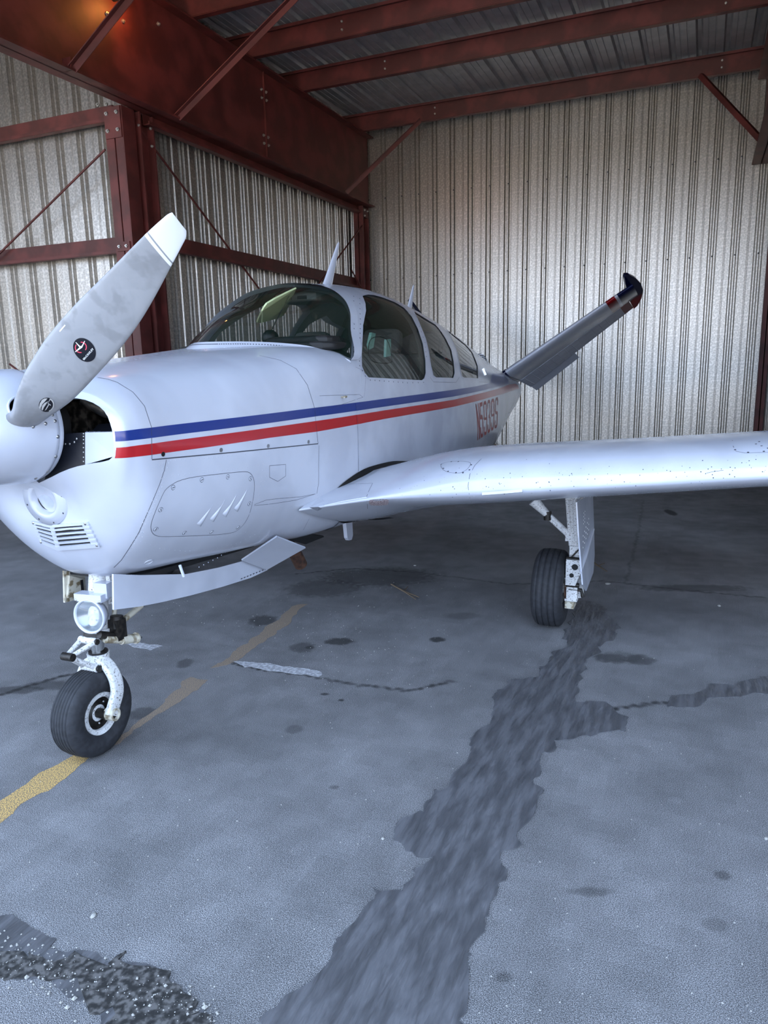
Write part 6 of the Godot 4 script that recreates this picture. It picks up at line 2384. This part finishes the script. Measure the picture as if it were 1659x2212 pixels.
	var sh := Transform3D(Basis(Vector3(1, 0, 0), Vector3(0, 1, 0).rotated(Vector3.RIGHT, 0.10 * sg * -1.0), Vector3(0, 0, 1).rotated(Vector3.RIGHT, 0.10 * sg * -1.0)), F.call(Vector3(0, 0, -1.695)))
	s.prism(sh, o2, -0.008, 0.0)
	var d := obj("gear_door", s, M.white, plane)
	tag(d, "white wheel leg door with a rib near its foot")
	s = Soup.new()
	s.tube([sh * Vector3(-1.89, 0.40, 0.0), sh * Vector3(-2.0, 0.45, -0.006 if sg < 0 else 0.0), sh * Vector3(-2.40, 0.53, -0.006 if sg < 0 else 0.0)], [0.006, 0.016, 0.012], 12)
	obj("door_bulge", s, M.white, d)
	s = Soup.new()
	for i in 5:
		for j in 3:
			dome(s, sh * Vector3(-1.98 - i * 0.06 - j * 0.015, 0.52 + i * 0.012 + j * 0.03, -0.009 if sg < 0 else 0.001), sh.basis.z * (-1.0 if sg < 0 else 1.0), 0.005, 0.5, 6)
	for i in 4:
		for j in 2:
			dome(s, sh * Vector3(-2.05 - i * 0.012 - j * 0.05, 0.64 + i * 0.018, -0.009 if sg < 0 else 0.001), sh.basis.z * (-1.0 if sg < 0 else 1.0), 0.004, 0.5, 6)
	tag(obj("door_rivets", s, M.decal_white, d), "", "", "", "stuff")
	tag(g, "port main wheel on its white strut under the wing" if sg < 0 else "starboard main wheel hidden behind the nose")


# ---------------------------------------------------------------- cabin
func cabin_inside(rear: Soup) -> void:
	# lining inside the shell with the same window openings
	var rows := []
	for r in rear_rows().slice(0, 5):
		var q := []
		for p in r:
			var c := Vector3(p.x, 1.3, 0)
			q.append(p + (c - p).normalized() * 0.04)
		rows.append(q)
	var s := Soup.new()
	s.sheet(body_grid(rows, 4, 4))
	fix_out(s)
	for i in s.n.size(): s.n[i] = -s.n[i]
	s = re_wound(s)
	for p in win_polys:
		s = s.split(p)[1]
	var ahead := PackedVector2Array()
	for p in smooth_line(HOOP, 4): ahead.append(Vector2(p.x - 0.03, p.y - 0.04))
	ahead.append(Vector2(-1.755, 2.4)); ahead.append(Vector2(-0.9, 2.4)); ahead.append(Vector2(-0.9, 1.52))
	s = s.split(ahead)[1]
	var keep := s.split(PackedVector2Array([Vector2(-5, 0.75), Vector2(-1.3, 0.75), Vector2(-1.3, 2.2), Vector2(-5, 2.2)]))[0] as Soup
	var cab := Node3D.new()
	cab.name = "cabin"
	plane.add_child(cab, true)
	obj("lining", keep, M.interior, cab)
	s = Soup.new()
	s.box(Transform3D(Basis(), Vector3(-2.7, 0.80, 0)), Vector3(2.6, 0.04, 0.98))
	s.box(Transform3D(Basis(), Vector3(-4.0, 1.2, 0)), Vector3(0.04, 0.8, 0.6))
	obj("cabin_floor", s, M.interior, cab)
	# seats
	for p in [[-2.25, -0.26], [-2.25, 0.26], [-3.15, -0.24], [-3.15, 0.24]]:
		s = Soup.new()
		var b := Transform3D(Basis(Vector3.BACK, deg_to_rad(14.0)), Vector3(p[0] - 0.12, 1.28, p[1]))
		soft(s, b, Vector3(0.12, 0.66, 0.44))
		soft(s, Transform3D(Basis(), Vector3(p[0] + 0.12, 1.0, p[1])), Vector3(0.5, 0.15, 0.44))
		soft(s, b.translated_local(Vector3(0, 0.41, 0)), Vector3(0.09, 0.16, 0.26))
		obj("seat", s, M.seat, cab)
	# instrument panel, yoke, compass, overhead vents, sun visor
	s = Soup.new()
	s.box(Transform3D(Basis(Vector3.BACK, -0.15), Vector3(-1.48, 1.42, 0)), Vector3(0.03, 0.36, 1.0))
	soft(s, Transform3D(Basis(), Vector3(-1.38, 1.635, -0.02)), Vector3(0.24, 0.05, 0.96))
	soft(s, Transform3D(Basis(), Vector3(-1.42, 1.655, -0.27)), Vector3(0.22, 0.07, 0.40))
	obj("instrument_panel", s, M.glareshield, cab)
	s = Soup.new()
	var cp := at_plane(584, 731, 2, -0.05)
	s.lathe(Transform3D(Basis(), cp), [Vector2(0, -0.045), Vector2(0.03, -0.036), Vector2(0.045, -0.015), Vector2(0.045, 0.015), Vector2(0.03, 0.036), Vector2(0, 0.045)], 24, false)
	s.tube([cp, cp - Vector3(0.0, 0.09, 0)], [0.02], 10)
	tag(obj("compass", s, M.black, cab), "black ball compass behind the windshield")
	s = Soup.new()
	s.tube([cp + Vector3(0, 0.03, 0), cp + Vector3(-0.30, 0.30, 0.01)], [0.004], 6)
	obj("centre_rod", s, M.steel, cab)
	s = Soup.new()
	var vz := 0.02
	var vp := PackedVector2Array()
	var A := at_plane(600, 660, 2, vz)
	var ex := (at_plane(640, 622, 2, vz - 0.10) - A).normalized()
	var ey := (at_plane(560, 690, 2, vz + 0.02) - A)
	var ez := ex.cross(ey).normalized()
	ey = ez.cross(ex).normalized()
	var fr := Transform3D(Basis(ex, ey, ez), A)
	for p in rounded([[640, 621], [639, 624], [616, 676], [606, 685], [557, 698], [554, 695], [568, 665], [578, 652]], 1):
		var d := ray_of(p[0], p[1])
		var t := (A - CAM_AT).dot(ez) / d.dot(ez)
		var q := fr.affine_inverse() * (CAM_AT + d * t)
		vp.append(Vector2(q.x, q.y))
	s.prism(fr, vp, -0.004, 0.004)
	tag(obj("sun_visor", s, M.visor, cab), "pale yellow sun visor hanging behind the windshield")
	s = Soup.new()
	soft(s, Transform3D(Basis(), Vector3(-1.92, 1.93, 0.0)), Vector3(0.25, 0.06, 0.30))
	obj("overhead_console", s, M.interior, cab)
	s = Soup.new()
	for z in [-0.05, 0.05]:
		s.box(Transform3D(Basis(), Vector3(-1.792, 1.925, z)), Vector3(0.006, 0.018, 0.06))
	obj("console_vents", s, M.dark, cab)
	s = Soup.new()
	s.tube([Vector3(-1.5, 1.35, -0.27), Vector3(-1.75, 1.37, -0.27)], [0.014], 10)
	s.tube([Vector3(-1.75, 1.45, -0.40), Vector3(-1.76, 1.38, -0.36), Vector3(-1.76, 1.36, -0.27), Vector3(-1.76, 1.38, -0.18), Vector3(-1.75, 1.45, -0.14)], [0.014], 10)
	obj("control_yoke", s, M.black, cab)
	# storm window outline and its handle on the first side window
	s = Soup.new()
	var hw := pix_line(rounded([[800, 728], [830, 726], [842, 738], [849, 775], [848, 784], [822, 784], [804, 780], [797, 765]], 2), 4.0, true)
	var pts := []
	for h in hw: pts.append(h[0] - h[1] * 0.006)
	s.tube(pts, [0.0022], 6, false)
	tag(obj("storm_window_seal", s, M.black, cab), "dark rounded outline of the small storm window")
	s = Soup.new()
	for q in [[[811, 718], [820, 720], [824, 750], [818, 754], [813, 745]], [[843, 733], [852, 732], [861, 768], [851, 771]]]:
		var pl := PackedVector2Array()
		for p in q:
			var h := on_skin(p[0], p[1])
			pl.append(Vector2(h[0].x, h[0].y))
		var h0 := on_skin(q[0][0], q[0][1])
		s.prism(Transform3D(Basis(), Vector3(0, 0, h0[0].z + 0.03)), pl, -0.008, 0.008)
	obj("window_latch", s, M.lens_frame, cab)


func soft(s: Soup, x: Transform3D, size: Vector3) -> void:      # a cushion: box with rounded edges
	var n := 8
	for ax in 3:
		for sg in [-1.0, 1.0]:
			var g := []
			for i in n + 1:
				var row := []
				for j in n + 1:
					var p := Vector3.ZERO
					p[ax] = sg
					p[(ax + 1) % 3] = lerpf(-1, 1, float(i) / n)
					p[(ax + 2) % 3] = lerpf(-1, 1, float(j) / n)
					var l := pow(pow(absf(p.x), 6.0) + pow(absf(p.y), 6.0) + pow(absf(p.z), 6.0), 1.0 / 6.0)
					row.append(x * (p / l * size * 0.5))
				g.append(row)
			var q := Soup.new()
			q.sheet(g)
			for i in q.n.size():
				if q.n[i].dot(q.v[i] - x.origin) < 0.0: q.n[i] = -q.n[i]
			s.add(re_wound(q))


# ---------------------------------------------------------------- aerials and vents
func fin(s: Soup, base: Vector3, tip: Vector3, c0: float, c1: float, t0: float, t1: float) -> void:
	var g := []
	for i in 11:
		var t := i / 10.0
		var m := base.lerp(tip, t)
		var c := lerpf(c0, c1, t) * (1.0 if t < 0.95 else 0.7)
		var th := lerpf(t0, t1, t) * (1.0 if t < 0.95 else 0.7)
		var row := []
		for k in 17:
			var w := TAU * k / 16
			row.append(m + Vector3(c * 0.5 * cos(w), 0, th * 0.5 * sin(w)))
		g.append(row)
	var q := Soup.new()
	q.sheet(g)
	for i in q.n.size():
		var m := base.lerp(tip, clampf((q.v[i] - base).dot(tip - base) / (tip - base).length_squared(), 0, 1))
		if q.n[i].dot(q.v[i] - m) < 0.0: q.n[i] = -q.n[i]
	s.add(re_wound(q))
	for k in 16: s.flat(tip, g[10][k], g[10][k + 1], tip - base)


func aerials() -> void:
	var s := Soup.new()
	fin(s, at_plane(707, 616, 2, 0.0), at_plane(731.5, 524, 2, 0.0), 0.115, 0.03, 0.035, 0.012)
	tag(obj("roof_aerial", s, M.white, plane), "tall white blade aerial above the windshield")
	s = Soup.new()
	fin(s, at_plane(884, 668, 2, 0.0), at_plane(893.5, 616, 2, 0.0), 0.085, 0.03, 0.03, 0.012)
	tag(obj("roof_aerial", s, M.white, plane), "shorter white blade aerial further back on the roof")
	# air scoop with louvres on the rear roof
	var c := at_plane(1037, 771, 2, 0.0)
	var g := []
	for i in 9:
		var t := i / 8.0
		var row := []
		for k in 13:
			var w := PI * k / 12.0
			var r := 0.085 * (1.0 - 0.6 * t * t)
			row.append(c + Vector3(0.05 - 0.55 * t, 0.075 * sin(w) * (1.0 - t * t) - 0.19 * t - 0.04, -r * cos(w)))
		g.append(row)
	s = Soup.new()
	s.sheet(g)
	for i in s.n.size():
		if s.n[i].dot(s.v[i] - (c + Vector3(-0.2, -0.2, 0))) < 0.0: s.n[i] = -s.n[i]
	var sc := obj("air_scoop", re_wound(s), M.white, plane)
	tag(sc, "small louvred air scoop on the rear roof")
	s = Soup.new()
	for k in 12: s.flat(c + Vector3(0.046, -0.04, 0), g[0][k] - Vector3(0.004, 0, 0), g[0][k + 1] - Vector3(0.004, 0, 0), Vector3(1, 0, 0))
	obj("scoop_mouth", s, M.dark, sc)
	for k in 4:
		s = Soup.new()
		s.box(Transform3D(Basis(), c + Vector3(0.052, -0.028 + 0.017 * k, 0)), Vector3(0.006, 0.006, 0.15 * sqrt(1.0 - pow(k * 0.24, 2))))
		obj("slat", s, M.white, sc)
	# temperature probe on the side, pitot-like door catch at the rear
	s = Soup.new()
	var h := on_skin(737, 858)
	s.tube([h[0], h[0] + h[1] * 0.03], [0.004], 8)
	s.tube([h[0] + h[1] * 0.03, h[0] + h[1] * 0.032 + Vector3(0.03, 0, 0)], [0.006], 8)
	obj("side_probe", s, M.cream, plane)
	s = Soup.new()
	h = on_skin(1047, 803)
	s.box(frame_on(h[0] + h[1] * 0.004, h[1]), Vector3(0.05, 0.06, 0.012))
	obj("door_catch", s, M.chrome, plane)


# ---------------------------------------------------------------- small things lying about
func odds_and_ends() -> void:
	var rng := RandomNumberGenerator.new()
	rng.seed = 9
	# blue hose at the foot of the left wall
	var s := Soup.new()
	var pts := []
	for p in [[-80, 1062], [-30, 1068], [0, 1071], [20, 1072], [50, 1070], [90, 1066]]:
		var q := at_plane(p[0], p[1], 1, 0.02)
		pts.append(q)
	s.tube(smooth_line(pts, 4), [0.02], 10)
	tag(obj("hose", s, M.hose), "blue hose lying on the floor behind the nose at the left edge", "hose")
	# stick leaning on the base board
	s = Soup.new()
	s.tube([at_plane(1064, 955, 0, BACK + 0.08), at_plane(1075, 967, 0, BACK + 0.13), at_plane(1082, 969, 0, BACK + 0.14)], [0.012, 0.014, 0.010], 8)
	tag(obj("stick", s, M.twig), "short brown stick leaning on the base board by the tail", "stick")
	# twigs and crumbs on the slab
	var tw := [[[845, 1262], [872, 1277], [905, 1290], "branched dry twig lying on the floor left of the main wheel"], [[1283, 1215], [1292, 1222], [1304, 1230], "thin dry stalk lying behind the main gear door"]]
	for t in tw:
		s = Soup.new()
		var a := at_plane(t[0][0], t[0][1], 1, 0.006)
		var b := at_plane(t[1][0], t[1][1], 1, 0.008)
		var c := at_plane(t[2][0], t[2][1], 1, 0.006)
		s.tube([a, b, c], [0.005, 0.006, 0.003], 7)
		s.tube([b, b.lerp(c, 0.6) + Vector3(0.08, 0, -0.05)], [0.005, 0.003], 6)
		s.tube([b, b.lerp(a, 0.5) + Vector3(-0.05, 0, -0.06)], [0.004, 0.002], 6)
		tag(obj("twig", s, M.twig), t[3], "twig", "dry twigs on the floor")
	for t in [[1313, 1262, 0.018, "pale crumpled scrap on the floor right of the main wheel"], [1553, 1309, 0.014, "flat pale chip on the floor at the right"], [897, 1222, 0.012, "small pale chip on the floor under the wing root"], [202, 1979, 0.010, "white pebble alone on the floor at the lower left"], [827, 1812, 0.007, "tiny white pebble beside the tar strip"], [1655, 1812, 0.008, "tiny cream pebble at the right edge"]]:
		s = Soup.new()
		pebble(s, at_plane(t[0], t[1], 1, 0.0), t[2], rng)
		tag(obj("pebble", s, M.stone), t[3], "pebble", "loose bits on the floor")
	# grit: nobody could count it
	s = Soup.new()
	for i in 500:
		var x := rng.randf_range(-40, 470)
		var y := 2062 + x * 0.28 + rng.randfn(0, 26.0)
		if i % 3 == 0:
			y += rng.randf_range(-30, 60)
		var p := at_plane(x, y, 1, 0.004)
		grain(s, p, rng.randf_range(0.0012, 0.0045) * (1.7 if i % 17 == 0 else 1.0), rng)
	for i in 900:
		var x := rng.randf_range(0, 1659)
		var y := rng.randf_range(1240, 2212)
		if rng.randf() < 0.55:
			x = rng.randfn(700, 260.0); y = rng.randfn(1330, 90.0)
		if y < 1200: continue
		var p := at_plane(x, y, 1, 0.0)
		grain(s, p, rng.randf_range(0.001, 0.0035), rng)
	tag(obj("floor_grit", s, M.stone), "pale grit scattered over the floor and broken pavement", "grit", "", "stuff")


func grain(s: Soup, p: Vector3, r: float, rng: RandomNumberGenerator) -> void:
	var a := rng.randf() * TAU
	var q := []
	for k in 4: q.append(p + Vector3(cos(a + k * TAU / 4) * r * rng.randf_range(0.7, 1.3), 0, sin(a + k * TAU / 4) * r * rng.randf_range(0.7, 1.3)))
	var t := p + Vector3(0, r * 1.1, 0)
	for k in 4: s.flat(q[k], q[(k + 1) % 4], t, (q[k] + q[(k + 1) % 4]) * 0.5 - p + Vector3(0, r, 0))


func pebble(s: Soup, p: Vector3, r: float, rng: RandomNumberGenerator) -> void:
	var prof := [Vector2(r * 0.8, 0), Vector2(r, r * 0.25), Vector2(r * 0.7, r * 0.55), Vector2(0, r * 0.65)]
	var x := Transform3D(Basis(Vector3(1.25, 0, 0.2), Vector3(0, 0, -0.8), Vector3(0, 1, 0)).rotated(Vector3.UP, rng.randf() * TAU), p)
	s.lathe(x, prof, 9, false)
